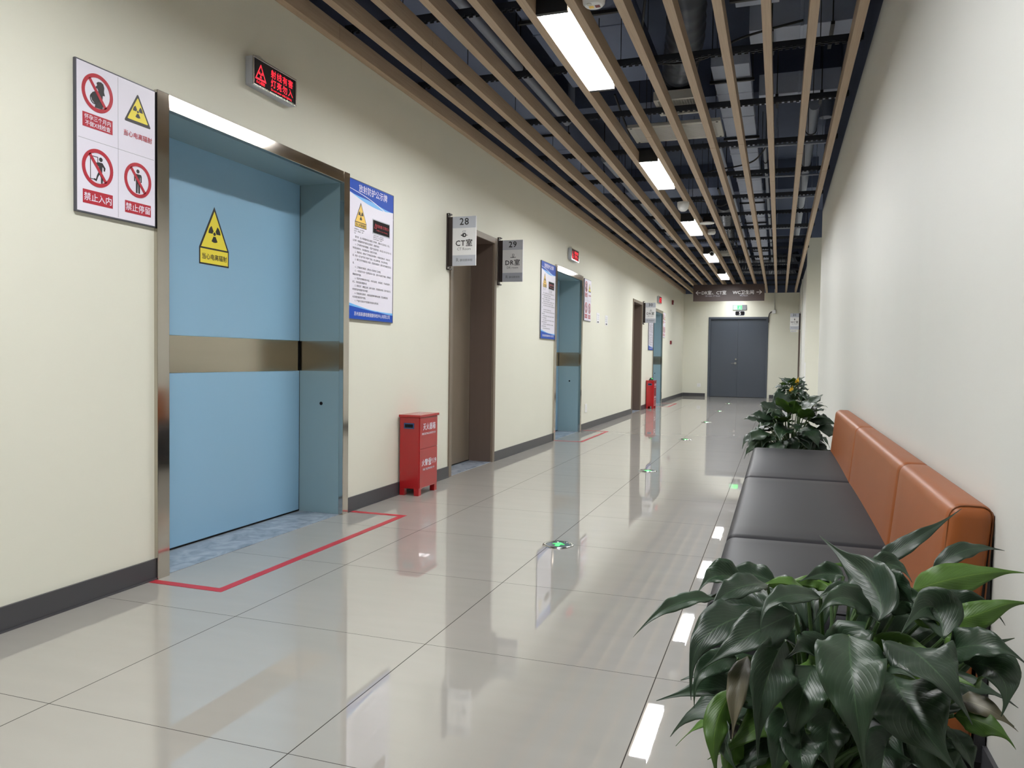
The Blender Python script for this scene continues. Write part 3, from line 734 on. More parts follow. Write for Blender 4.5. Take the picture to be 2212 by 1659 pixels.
def poster(lab, y0, z0, w=.585, h=.885):
    R = thing('notice_poster', lab, 'poster', (XL, y0, z0), ONLEFT, 'blue and white radiation notices')
    MB().box(0, w, 0, h, .0005, .012).build('panel', [M['sign_white']], R, bevel=.0015)
    q = MB(); q.box(-.002, w+.002, h, h+.004, .0005, .014); q.box(-.004, 0, -.002, h+.004, .0005, .014); q.box(w, w+.004, -.002, h+.004, .0005, .014); q.box(-.004, w+.004, -.005, 0, .0005, .014)
    q.build('edge_strip', M['frame_grey'], R)
    z = .0122
    def band(f0, f1, zz, n=24):
        mb = MB(); a = curve_pts(f0, n); b = curve_pts(f1, n)
        for i in range(n):
            mb.add([(a[i][0]*w, a[i][1]*h, zz), (a[i+1][0]*w, a[i+1][1]*h, zz), (b[i+1][0]*w, b[i+1][1]*h, zz), (b[i][0]*w, b[i][1]*h, zz)], [(0,1,2,3)])
        return mb
    top = lambda t: .906-.060*sin(pi*min(1, t*1.15)*.55)+.018*t
    band(lambda t: top(t)+.0, lambda t: 1.0, z).build('header', M['blue_print'], R)
    band(lambda t: top(t)-.012*sin(pi*t), lambda t: top(t)+.022*sin(pi*t)**2, z+.0003).build('wave', M['ltblue_print'], R)
    band(lambda t: .93-.12*t+.02*sin(pi*t), lambda t: .934-.117*t+.02*sin(pi*t), z+.0005).build('wave', M['sign_white'], R)
    band(lambda t: 0, lambda t: .055+.058*(1-t)**1.5, z).build('footer', M['blue_print'], R)
    band(lambda t: .055+.058*(1-t)**1.5-.02*(1-t)**2*(1 if t < .6 else 0), lambda t: .055+.058*(1-t)**1.5+.03*max(0, t-.45), z+.0003).build('wave', M['ltblue_print'], R)
    text('放射防护公示牌', .055, w*.52, h*.932, z+.0008, 'title', M['sign_white'], R, bold=.006)
    text('苏州高新康培朗健康体检中心有限公司', .0285, w*.52, h*.026, z+.0008, 'footer_lettering', M['sign_white'], R, bold=.006)
    sw, sx0 = w*.25, w*.115
    y1, y2, y3 = h*.668, h*.705, h*.852
    q = MB(); q.box(sx0, sx0+sw, y1, y2, z, z+.0004); q.prism([(sx0, y2), (sx0+sw, y2), (sx0+sw/2, y3)], z, z+.0004); q.build('triangle_outline', M['black_print'], R)
    q = MB(); e = .004; q.box(sx0+e, sx0+sw-e, y1+e, y2-e*.6, z, z+.0008); q.prism([(sx0+e*1.7, y2+e*.6), (sx0+sw-e*1.7, y2+e*.6), (sx0+sw/2, y3-e*3)], z, z+.0008); q.build('triangle_field', M['amber_print'], R)
    q = MB(); trefoil(q, sx0+sw/2, y2+(y3-y2)*.36, .030, z, z+.0012); q.build('trefoil', M['black_print'], R)
    text('当心电离辐射', .0215, sx0+sw/2, y1+.009, z+.0012, 'caption', M['black_print'], R, bold=.012)
    q = MB().box(w*.50, w*.92, h*.655, h*.767, z, z+.0004); q.build('lamp_picture_frame', M['silver_print'], R)
    q = MB().box(w*.515, w*.905, h*.664, h*.760, z, z+.0008); q.build('lamp_picture', M['led_black'], R)
    text('', 0, 0, 0, z+.0012, 'lamp_picture_lettering', M['red_print'], R, bold=.01, lines=[('射线有害 灯亮勿入', .0235, w*.735, h*.712), ('小心辐射 Do not enter while lighting', .0105, w*.72, h*.685)])
    q = MB(); q.prism(tri_pts(w*.57, h*.72, .036, .036), z, z+.0010); q.build('lamp_picture_triangle', M['red_print'], R)
    q = MB(); q.prism(tri_pts(w*.57, h*.718, .024, .024), z, z+.0012); q.build('lamp_picture_triangle', M['led_black'], R)
    ls = [('电离辐射标志 ， 当心电离辐射', .0095, w*.10, h*.648), ('请注意 ， 请勿靠近 ， 防护', .0095, w*.10, h*.632), ('安全', .0095, w*.10, h*.616),
          ('工作指示灯亮起时，射线正在使用', .0095, w*.52, h*.640), ('请勿进入机房，防止受到辐射照射，', .0095, w*.52, h*.626), ('非工作人员请远离，注意防护', .0095, w*.52, h*.612)]
    for i, b in enumerate(BODY):
        ind = .05 if (b[0].isdigit() or i < 1) else 0.0
        ls.append((b, .0150, w*(.07+ind), h*(.588-.0272*i)))
    text('', 0, 0, 0, z+.0004, 'body_lettering', M['black_print'], R, align='LEFT', bold=.004, res=1, lines=ls, joined=True)
    return R

def led_box(lab, y0, z0, w=.375, h=.148):
    R = thing('led_warning_box', lab, 'sign', (XL, y0, z0), ONLEFT, 'red lit warning boxes above doors')
    d = .045; e = .010
    MB().box(0, w, 0, h, .0005, d).build('case', M['silver_print'], R, bevel=.006)
    q = MB(); q.box(0, w, 0, e, d, d+.006); q.box(0, w, h-e, h, d, d+.006); q.box(0, e, e, h-e, d, d+.006); q.box(w-e, w, e, h-e, d, d+.006); q.build('rim', M['chrome'], R, bevel=.002)
    MB().box(e, w-e, e, h-e, d, d+.002).build('screen', M['led_black'], R)
    z = d+.0025
    text('', 0, 0, 0, z, 'lit_lettering', M['led_red'], R, bold=.014, spacing=1.22, lines=[('射线有害', .045, w*.655, h*.60), ('灯亮勿入', .045, w*.655, h*.275)])
    text('', 0, 0, 0, z, 'lit_lettering', M['led_red'], R, bold=.014, lines=[('小心辐射', .018, w*.17, h*.13), ('Do not enter while lighting', .0165, w*.64, h*.125)])
    q = MB(); T = rtri(w*.175, h*.54, .092, .084, .004); I = rtri(w*.175, h*.53, .068, .062, .003)
    n = len(T); q.add([(x, y, z) for x, y in T]+[(x, y, z) for x, y in I], [(i, (i+1)%n, n+(i+1)%n, n+i) for i in range(n)]); trefoil(q, w*.175, h*.46, .017, z-.0003, z)
    q.build('lit_triangle', M['led_red'], R)
    pts = [(w*.14, h, .02), (w*.16, h+.02, .02), (w*.25, h+.028, .018), (w*.36, h+.018, .015), (w*.38, h-.005, .012)]
    MB().tube(pts, .0025, 6).build('lead', M['wire'], R)
    q = MB()
    for x in (.16, .80): q.ring(w*x, h+.004, .010, .006, .02, .024, 14)
    q.build('hanging_ring', M['chrome'], R)
    return R
warning_board('big white four-field board with red prohibition circles left of the nearest blue door', 2.300, 1.550)
warning_board('narrow-looking prohibition board right of the second blue door', 10.565, 1.545)
warning_board('far prohibition board at the right of the last blue door', 18.29, 1.54)
sticker('yellow radiation sticker with triangle on the nearest blue door', 3.334, 1.480, .232, .315, XL-.30)
poster('large blue-headed notice right of the nearest blue door', 4.318, 1.243)
poster('blue-headed notice left of the second blue door', 8.500, 1.240)
poster('blue-headed notice half hidden behind the sign 30', 16.255, 1.222)
led_box('red lit warning box above the nearest blue door', 3.318, 2.372)
led_box('red lit warning box above the second blue door', 9.70, 2.286)
led_box('red lit warning box above the last blue door', 17.40, 2.285)

# ------------------------------------------------------------------ projecting room signs
def icon_ct(q, z):
    q.ring(.105, .248, .017, .008, z, z+.0006, 20); q.box(.088, .100, .234, .262, z, z+.0005); q.box(.074, .092, .243, .252, z, z+.0005); q.box(.120, .135, .244, .248, z, z+.0005)
def icon_dr(q, z):
    q.ring(.108, .256, .014, .010, z, z+.0006, 4, 0, pi/4, 2*pi+pi/4); q.box(.080, .135, .231, .236, z, z+.0005); q.box(.100, .115, .236, .240, z, z+.0005)
def icon_wc(q, z):
    q.disc(.105, .268, .008, z, z+.0005, 14); q.prism([(.092, .258), (.118, .258), (.111, .228), (.099, .228)], z, z+.0005)
def room_sign(lab, x, y, z0, num, big, small, icon, side=1, tiny=None, extra=False):
    R = thing('room_sign', lab, 'sign', (x, y, z0), FACECAM, 'projecting room number signs')
    W, H = .205, .40
    s = side
    X = (lambda a, b: (a, b)) if s > 0 else (lambda a, b: (-b, -a))
    q = MB(); q.box(*X(.0005, .012), -.03, H+.03, -.03, .025); q.box(*X(.012, .05), .0, H, -.004, .012)
    q.box(*X(.004, .03), -.03, -.018, -.03, .025); q.box(*X(.004, .03), H+.018, H+.03, -.03, .025)
    q.build('bracket', M['bronze'], R, bevel=.002)
    sc_ = MB()
    for yy in (-.022, H+.014): sc_.disc((.021)*s, yy+.004, .005, .025, .029, 10)
    sc_.build('screw', M['chrome'], R)
    x0 = .05 if s > 0 else -.05-W
    pl = MB(); pl.box(x0, x0+W, 0, H, -.004, .012); o = pl.build('sign_plate', M['plate_white'], R, bevel=.001)
    for v0, v1 in ((H*.765, H-.0005), (.0005, H*.215)): MB().box(x0+.0005, x0+W-.0005, v0, v1, .0121, .0126).build('silver_band', M['silver_print'], R)
    q = MB(); icon(q, .0122)
    for v in q.v: v.x += x0
    q.build('icon', M['black_print'], R)
    cx = x0+W/2; z = .0129
    L = [(num, .078, cx, H*.83), (big, .062, cx, H*.405)]
    text('', 0, 0, 0, z, 'lettering', M['black_print'], R, bold=.014, lines=L, spacing=1.12)
    L = [(small, .030, cx, H*.315)]
    if tiny: L.append((tiny, .024, cx, H*.67))
    text('', 0, 0, 0, z, 'lettering', M['grey_print'], R, bold=.006, lines=L)
    text('', 0, 0, 0, z, 'logo_lettering', M['grey_print'], R, bold=.008, lines=[('R', .040, cx-.058, H*.085), ('康培朗体检', .0225, cx+.020, H*.092)])
    if extra:
        MB().box(x0+.01, x0+W-.03, -.055, -.015, -.002, .008).build('lower_tab', M['plate_white'], R); MB().box(x0+.025, x0+W-.06, -.04, -.03, .0081, .0086).build('tab_print', M['grey_print'], R)
    return R
room_sign('white projecting sign 28 for the CT room', XL, 5.875, 1.752, '28', 'CT室', 'CT Room', icon_ct, tiny='CT')
room_sign('white projecting sign 29 for the DR room', XL, 7.09, 1.740, '29', 'DR室', 'DR room', icon_dr)
room_sign('white projecting sign 30 for the DR room, farther down the left wall', XL, 15.56, 1.75, '30', 'DR室', 'DR room', icon_dr)
room_sign('white projecting sign 31 for the washroom on the far right', XR, 20.25, 1.80, '31', 'WC室', 'WC Room', icon_wc, side=-1, extra=True)

# hanging direction sign
R = thing('hanging_sign', 'dark brown hanging direction sign with white arrows before the end wall', 'sign', (-2.06, 19.8, 2.485), FACECAM)
W, H = 1.69, .41
MB().box(0, W, 0, H, -.02, .02).build('board', M['hang_brown'], R, bevel=.003)
q = MB()
for x in (.25, W-.25): q.tube([(x, H, 0), (x, H+.12, 0)], .006, 6)
q.build('hanger_rod', M['black_metal'], R)
q = MB(); z0, z1 = .0201, .0210; cy = .21
for x0, dr in ((.065, 1), (W-.065, -1)):
    q.box(min(x0, x0+dr*.12), max(x0, x0+dr*.12), cy-.008, cy+.008, z0, z1)
    for sg in (1, -1):
        q.prism([(x0-dr*.008, cy), (x0+dr*.045, cy+sg*.05), (x0+dr*.062, cy+sg*.05), (x0+dr*.014, cy)], z0, z1)
q.build('arrow', M['plate_white'], R)
text('', 0, 0, 0, .0212, 'lettering', M['plate_white'], R, bold=.012, lines=[('DR室、CT室', .106, .50, .17), ('WC卫生间', .106, 1.20, .17)])
text('', 0, 0, 0, .0212, 'lettering', M['silver_print'], R, lines=[('DR room, CT Room', .042, .47, .115), ('WC Room', .042, 1.21, .115)])

# ------------------------------------------------------------------ end wall fittings
R = thing('exit_light', 'green lit exit light above the grey double door', 'exit sign', (-1.255, YF, 2.43), FACECAM)
MB().box(0, .375, 0, .145, .0005, .03).build('case', M['grey_print'], R, bevel=.004)
MB().box(.015, .25, .012, .133, .03, .034).build('lit_panel', M['exit_glow'], R)
q = MB(); q.box(.125, .245, .02, .125, .034, .0350); q.build('green_field', M['green_glow'], R)
q = MB(); q.disc(.195, .105, .011, .035, .036, 12); q.prism([(.18, .094), (.21, .090), (.20, .06), (.222, .03), (.212, .026), (.19, .052), (.17, .03), (.16, .036), (.182, .064)], .035, .036); q.build('running_figure', M['exit_glow'], R)
R = thing('number_plate', 'black plate with a white 5 above the grey double door', 'sign', (-1.19, YF, 2.276), FACECAM)
w_, h_, c_ = .265, .135, .03
oc = lambda e: [(c_, e), (w_-c_, e), (w_-e, c_), (w_-e, h_-c_), (w_-c_, h_-e), (c_, h_-e), (e, h_-c_), (e, c_)]
MB().prism(oc(0), .0005, .010).build('border', M['silver_print'], R); MB().prism(oc(.012), .010, .012).build('plate', M['led_black'], R)
text('5', .12, w_/2, .025, .0125, 'lettering', M['plate_white'], R, bold=.02)
def wall_plate(name, lab, cat, loc, axes, w=.086, h=.086, m='white', d=.009, holes=True, group=None):
    R = thing(name, lab, cat, loc, axes, group); MB().box(-w/2, w/2, -h/2, h/2, .0003, d).build('plate', M[m], R, bevel=.003)
    if holes:
        q = MB(); q.box(-.012, -.004, .008, .012, d, d+.0004); q.box(.004, .012, .008, .012, d, d+.0004); q.box(-.010, -.007, -.02, -.008, d, d+.0004); q.box(.007, .010, -.02, -.008, d, d+.0004)
        q.build('socket_slot', M['grey_print'], R)
    else: MB().box(-w*.3, w*.3, -h*.3, h*.3, d, d+.003).build('rocker', M[m], R, bevel=.001)
    return R
wall_plate('power_socket', 'white power socket low on the end wall left of grey door', 'socket', (-2.135, YF, .315), FACECAM, .1, .1)
wall_plate('wall_switch', 'small pale plate on the end wall left of grey door', 'switch', (-2.19, YF, 2.02), FACECAM, .1, .1, holes=False, m='cream')
wall_plate('blank_cover_plate', 'small pale plate high on the end wall at right', 'cover plate', (.205, YF, 2.46), FACECAM, .1, .1, holes=False, m='cream')
wall_plate('power_socket', 'white socket low on the left wall after the second blue door', 'socket', (XL, 10.80, .305), ONLEFT, .12, .12)
R = thing('junction_box', 'white junction box with conduit beside the grey double door', 'junction box', (-.16, YF, 2.38), FACECAM)
MB().box(-.05, .05, -.05, .05, .0005, .045).build('box', M['white'], R, bevel=.004)
MB().tube([(0.01, .05, .02), (0.01, .62, .02)], .010, 8).build('conduit', M['offwhite'], R)
MB().tube([(-.05, .0, .02), (-.09, -.015, .022), (-.12, -.06, .022), (-.137, -.14, .025), (-.140, -.30, .028)], .014, 8).build('cable', M['black_print'], R, smooth=True)
R = thing('fire_alarm_sounder', 'dark red alarm sounder high on the left wall near the corner', 'alarm', (XL, 19.95, 2.42), ONLEFT)
MB().box(-.06, .06, 0, .11, .0005, .04).build('case', M['red_dark'], R, bevel=.004); MB().lathe([(0, .012), (.02, .008), (.026, 0)], c=(.03, .03, .04), n=16).build('strobe', M['white'], R, smooth=True)
R = thing('fire_call_point', 'small red call point on the left wall near the corner', 'alarm', (XL, 19.72, 1.41), ONLEFT)
MB().box(-.045, .045, 0, .09, .0005, .04).build('case', M['red_dark'], R, bevel=.004); MB().box(-.03, .03, .03, .07, .04, .042).build('pane', M['led_black'], R); MB().box(-.035, .005, -.035, -.002, .0005, .01).build('tab', M['white'], R)
def notice(lab, y, z, rot):
    R = thing('paper_notice', lab, 'notice', (XL, y, z), ONLEFT, 'small paper notices on the left wall')
    MB().box(0, .20, 0, .155, .0005, .002).build('sheet', M['paper'], R)
    q = MB(); r_ = random.Random(rot)
    for i in range(5):
        for j in range(3):
            x = .03+i*.03; yy = .05+j*.03
            for k in range(3):
                if r_.random() < .75:
                    if r_.random() < .5: q.box(x, x+.018, yy+k*.008, yy+k*.008+.0025, .0021, .0024)
                    else: q.box(x+k*.007, x+k*.007+.0025, yy, yy+.02, .0021, .0024)
    q.build('print', M['grey_print'], R)
    MB().box(.06, .15, .008, .03, .0021, .0027).build('black_bar', M['black_print'], R)
notice('white paper notice nearer the second blue door, beside its board', 11.40, 1.55, 4)
notice('white paper notice farther from the second blue door', 12.0, 1.545, 8)
R = tag(MB().box(XR-.004, XR-.001, 20.0, 20.35, 1.42, 1.60).build('blue_notice', M['blue_paper']), 'blue notice on the far right wall below sign 31', 'notice')
R = tag(MB().tube([(XR-.012, 19.6, .10), (XR-.012, 19.6, 2.97)], .012, 8).build('conduit', M['offwhite']), 'thin white vertical conduit on the far right wall before sign 31', 'conduit')
struct(MB().box(XR-.003, XR+.02, SIDE1-.004, SIDE1+.015, 0, 1.0), 'trim_1', M['white'])

# ------------------------------------------------------------------ fire extinguisher cabinets
def ext_box(lab, y0, item=False):
    R = thing('extinguisher_cabinet', lab, 'extinguisher cabinet', (XL+.016, y0, 0), None, 'red extinguisher cabinets')
    D, W, H = .155, .31, .585
    b = MB(); b.box(0, D, 0, W, .05, H-.018); b.build('body', M['red_paint'], R, bevel=.003)
    MB().box(-.004, D+.012, -.012, W+.012, H-.018, H).build('lid', M['red_paint'], R, bevel=.003)
    for (x, y) in ((.0, 0), (D-.04, 0), (0, W-.04), (D-.04, W-.04)):
        sy = 0 if y == 0 else 1
        q = MB(); q.prism([(x, y), (x+.04, y), (x+.04, y+.04), (x, y+.04)], 0, .052)
        q.build('leg', M['red_paint'], R, bevel=.002)
    q = MB(); q.box(D, D+.004, .006, W-.006, .34, H-.022); q.build('upper_door', M['red_paint'], R, bevel=.001)
    q = MB(); q.box(D, D+.004, .006, W-.006, .055, .336); q.build('lower_door', M['red_paint'], R, bevel=.001)
    q = MB(); q.box(.035, .115, -.004, 0, .485, .525); q.build('grip_frame', M['handle_blue'], R, bevel=.001)
    q = MB(); q.box(.043, .107, -.0045, -.003, .493, .517); q.build('grip_recess', M['led_black'], R)
    def side_text(lines, bold, name):
        for o in text('', 0, 0, 0, 0, name, M['sign_white'], R, bold=bold, lines=lines):
            for v in o.data.vertices: v.co = (D+.0046+v.co.z, v.co.x, v.co.y)
    side_text([('灭火器箱', .054, W*.52, .475), ('火警☎119', .052, W*.52, .215)], .012, 'lettering')
    side_text([('FIRE EXTINGUISHER BOX', .021, W*.5, .438), ('FIRE TELEPHONE 119', .021, W*.5, .178)], .004, 'lettering')
    o = text('', 0, 0, 0, 0, 'lid_lettering', M['sign_white'], R, lines=[('灭火器箱', .04, W*.5, D*.4)])[0]
    for v in o.data.vertices: v.co = (D-v.co.y, v.co.x, H+.0006)
    return R
ext_box('red fire extinguisher cabinet between the nearest blue door and door 28', 5.025)
ext_box('red fire extinguisher cabinet with a small lamp on top, by sign 30', 16.05)
R = thing('emergency_lamp', 'small dark lamp with green glow on the far red cabinet', 'lamp', (XL+.09, 16.2, .585))
MB().lathe([(.045, 0), (.045, .02), (.03, .03), (.03, .05), (.0, .055)], n=16).build('body', M['black_print'], R, smooth=True)
MB().box(.012, .032, -.034, -.024, .03, .046).build('glowing_lens', M['green_glow'], R)

# ------------------------------------------------------------------ floor markings and guide lights
def tape(lab, y0, y1, x1=-2.20, g='red tape outlines before the blue doors'):
    t = .042; q = MB(); z = .0012; x0 = XL+.016
    q.prism([(x0, y0), (x1, y0), (x1, y1), (x0, y1), (x0, y1-t), (x1-t, y1-t), (x1-t, y0+t), (x0, y0+t)], 0.0002, z)
    return tag(q.build('floor_tape', M['tape']), lab, 'floor tape', g)
tape('red floor tape outline before the nearest blue door', 2.66, 4.385)
tape('red floor tape outline before the second blue door', 9.12, 10.66, -2.225)
tape('red floor tape outline before the last blue door', 16.86, 18.34, -2.225)
GL = ['nearest round floor guide light with green arrow', 'second round floor guide light from the camera', 'third round floor guide light from the camera',
      'fourth round floor guide light from the camera', 'fifth round floor guide light from the camera', 'farthest round floor guide light near the grey door']
for i, lab in enumerate(GL):
    R = thing('floor_guide_light', lab, 'floor light', (-1.10, 4.0+3.0*i, 0), None, 'round guide lights set in the floor')
    MB().lathe([(.062, .002), (.066, .006), (.076, .0065), (.084, .003), (.086, .0003)], n=40).build('rim', M['chrome'], R, smooth=True)
    MB().disc(0, 0, .064, .0003, .003, 40).build('lens', M['floor_glass'], R)
    q = MB(); q.prism([(-.012, -.036), (.012, -.036), (.012, .004), (.034, .004), (0, .042), (-.034, .004), (-.012, .004)], .0032, .0042); q.build('arrow', M['green_glow'], R)

# ------------------------------------------------------------------ sofa
S = thing('waiting_sofa', 'long waiting sofa with charcoal seats and orange back along the right wall', 'sofa', (0, 0, 0))
YS = [2.07, 2.89, 4.43, 5.98]; ZS = .385
lean = lambda p: Vector((p.x+max(0, p.z-.3)*.10, p.y, p.z))
for i in range(3):
    a, b = YS[i]+.003, YS[i+1]-.003
    MB().rbox(-.168, .44, a, b, .05, ZS-.012, .035, k=5, mid=10, crown=.014).build('seat', M['grey_leather'], S, smooth=True, weld=True)
for i in range(3):
    a, b = YS[i]+.002, YS[i+1]-.002
    MB().rbox(.355, .456, a, b, .06, .668, .032, k=5, mid=8, deform=lean).build('backrest', M['orange_leather'], S, smooth=True, weld=True)
def outline(x0, x1, z0, z1, r, yy, df=lambda p: p, n=5):
    out = []
    for cx, cz, a0 in ((x1-r, z1-r, 0), (x0+r, z1-r, pi/2), (x0+r, z0+r, pi), (x1-r, z0+r, 1.5*pi)):
        for i in range(n+1):
            a = a0+pi/2*i/n; out.append(df(Vector((cx+r*cos(a), yy, cz+r*sin(a)))))
    out.append(out[0]); return out
q = MB().tube(outline(.359, .453, .07, .6655, .030, YS[0]+.016, lean), .0020, 6); q.build('back_piping', M['piping'], S, smooth=True)
q = MB().tube(outline(-.1655, .43, .055, ZS-.0135, .032, YS[0]+.019), .0026, 6); q.build('seat_piping', M['piping_dk'], S, smooth=True)
for yy in YS[1:3]:
    q = MB().tube(outline(.360, .451, .07, .663, .030, yy, lean), .0026, 6); q.build('back_seam', M['piping'], S, smooth=True)
MB().box(.462, .486, YS[0]+.02, YS[3]-.02, .05, .60).build('back_board', M['piping_dk'], S)
for x in (-.12, .40):
    for yy in (YS[0]+.1, YS[1], YS[2], YS[3]-.1):
        MB().lathe([(.022, 0), (.026, .052)], c=(x, yy, 0), n=14).build('foot', M['black_metal'], S)

# ------------------------------------------------------------------ plants
PROF = [(0, .04), (.04, .28), (.10, .60), (.19, .88), (.30, 1.0), (.42, .97), (.54, .80), (.66, .52), (.75, .30), (.82, .16), (.88, .09), (.95, .045), (1, .008)]
def prof(t):
    for i in range(len(PROF)-1):
        a, b = PROF[i], PROF[i+1]
        if t <= b[0]:
            f = (t-a[0])/(b[0]-a[0]); return a[1]+(b[1]-a[1])*f
    return 0
def make_leaf(B, Mm, T, width, N, parent, fold=.25, mats=None, rng=random, nt=30, ns=8, wave=.17):
    B, Mm, T, N = Vector(B), Vector(Mm), Vector(T), Vector(N).normalized()
    C = 2*Mm-.5*(B+T); mb = MB(); uvs = []; ph = rng.uniform(0, 6.28); tw = rng.uniform(-.6, .6); ph2 = rng.uniform(0, 6.28); cu = rng.uniform(-.05, .35); tcv = rng.uniform(-.3, .3)
    L = (Mm-B).length+(T-Mm).length
    for i in range(nt+1):
        t = i/nt; P = (1-t)**2*B+2*t*(1-t)*C+t*t*T
        d = (2*(1-t)*(C-B)+2*t*(T-C)).normalized()
        n = N-d*N.dot(d)
        if n.length < 1e-3: n = Vector((0,0,1))-d*d.z
        n.normalize(); sd = d.cross(n).normalized()
        a = tw*(t-.3); sd, n = sd*cos(a)+n*sin(a), n*cos(a)-sd*sin(a)
        hw = width/2*prof(t)
        for j in range(ns+1):
            s = -1+2*j/ns; q = abs(s)
            up = fold*hw*(q**1.3)-.35*fold*hw*max(0, q-.6)*2 + wave*hw*(sin(ph+t*15+(2 if s > 0 else 0))+.6*sin(ph2+t*29+(1 if s > 0 else 4)))*q*q - .02*hw*cos(pi*(t*26-q*5))*q*(1-q)*4
            tip = max(0, t-.66)**2*L*3
            mb.v.append(P+sd*(s*hw+tcv*tip)+n*up-Vector((0, 0, cu*tip))); uvs.append((s*.5+.5, t))
    for i in range(nt):
        for j in range(ns):
            a = i*(ns+1)+j; mb.f.append([a, a+1, a+ns+2, a+ns+1]); mb.mi.append(0)
    o = mb.build('leaf', mats or [M['leaf'], M['leaf_under']], parent, smooth=True)
    me = o.data; ul = me.uv_layers.new(name='UVMap')
    for lp in me.loops: ul.data[lp.index].uv = uvs[lp.vertex_index]
    sm = o.modifiers.new('thickness', 'SOLIDIFY'); sm.thickness = .0009; sm.offset = 0; sm.material_offset = 1
    return o
def pot(parent, r, h, top=1.0):
    MB().lathe([(r*.62, 0), (r*.66, .004), (r*.95, h*.86), (r, h*.88), (r, h), (r*.93, h), (r*.90, h*.86), (0, h*.86)], n=40).build('pot', M['pot'], parent, smooth=True)
    MB().lathe([(0, h*.89), (r*.5, h*.885), (r*.90, h*.868)], n=24).build('soil', M['soil'], parent, smooth=True)
def stem(parent, P0, P1, r0=.006, r1=.0035, bow=.1):
    P0, P1 = Vector(P0), Vector(P1); L = (P1-P0).length; pts = []
    for i in range(9):
        t = i/8; p = P0.lerp(P1, t); hz = Vector((P1.x-P0.x, P1.y-P0.y, 0))
        p = p-hz*(bow*sin(pi*t))+Vector((0, 0, L*bow*.6*sin(pi*t))); pts.append(p)
    MB().tube(pts, [r0+(r1-r0)*i/8 for i in range(9)], 7).build('stem', M['stem'], parent, smooth=True)

# front plant: each leaf as (base, middle, tip) seen at its own distance, width in metres and the way its face looks
PY = 1.62
def crop(c, Y): return at(1360+c[0]/2.596, 1060+c[1]/2.596, Y)
UP, CAMV, LF, RT = (0, -.35, 1), (0, -1, .35), (-.6, -.5, .7), (.6, -.5, .7)
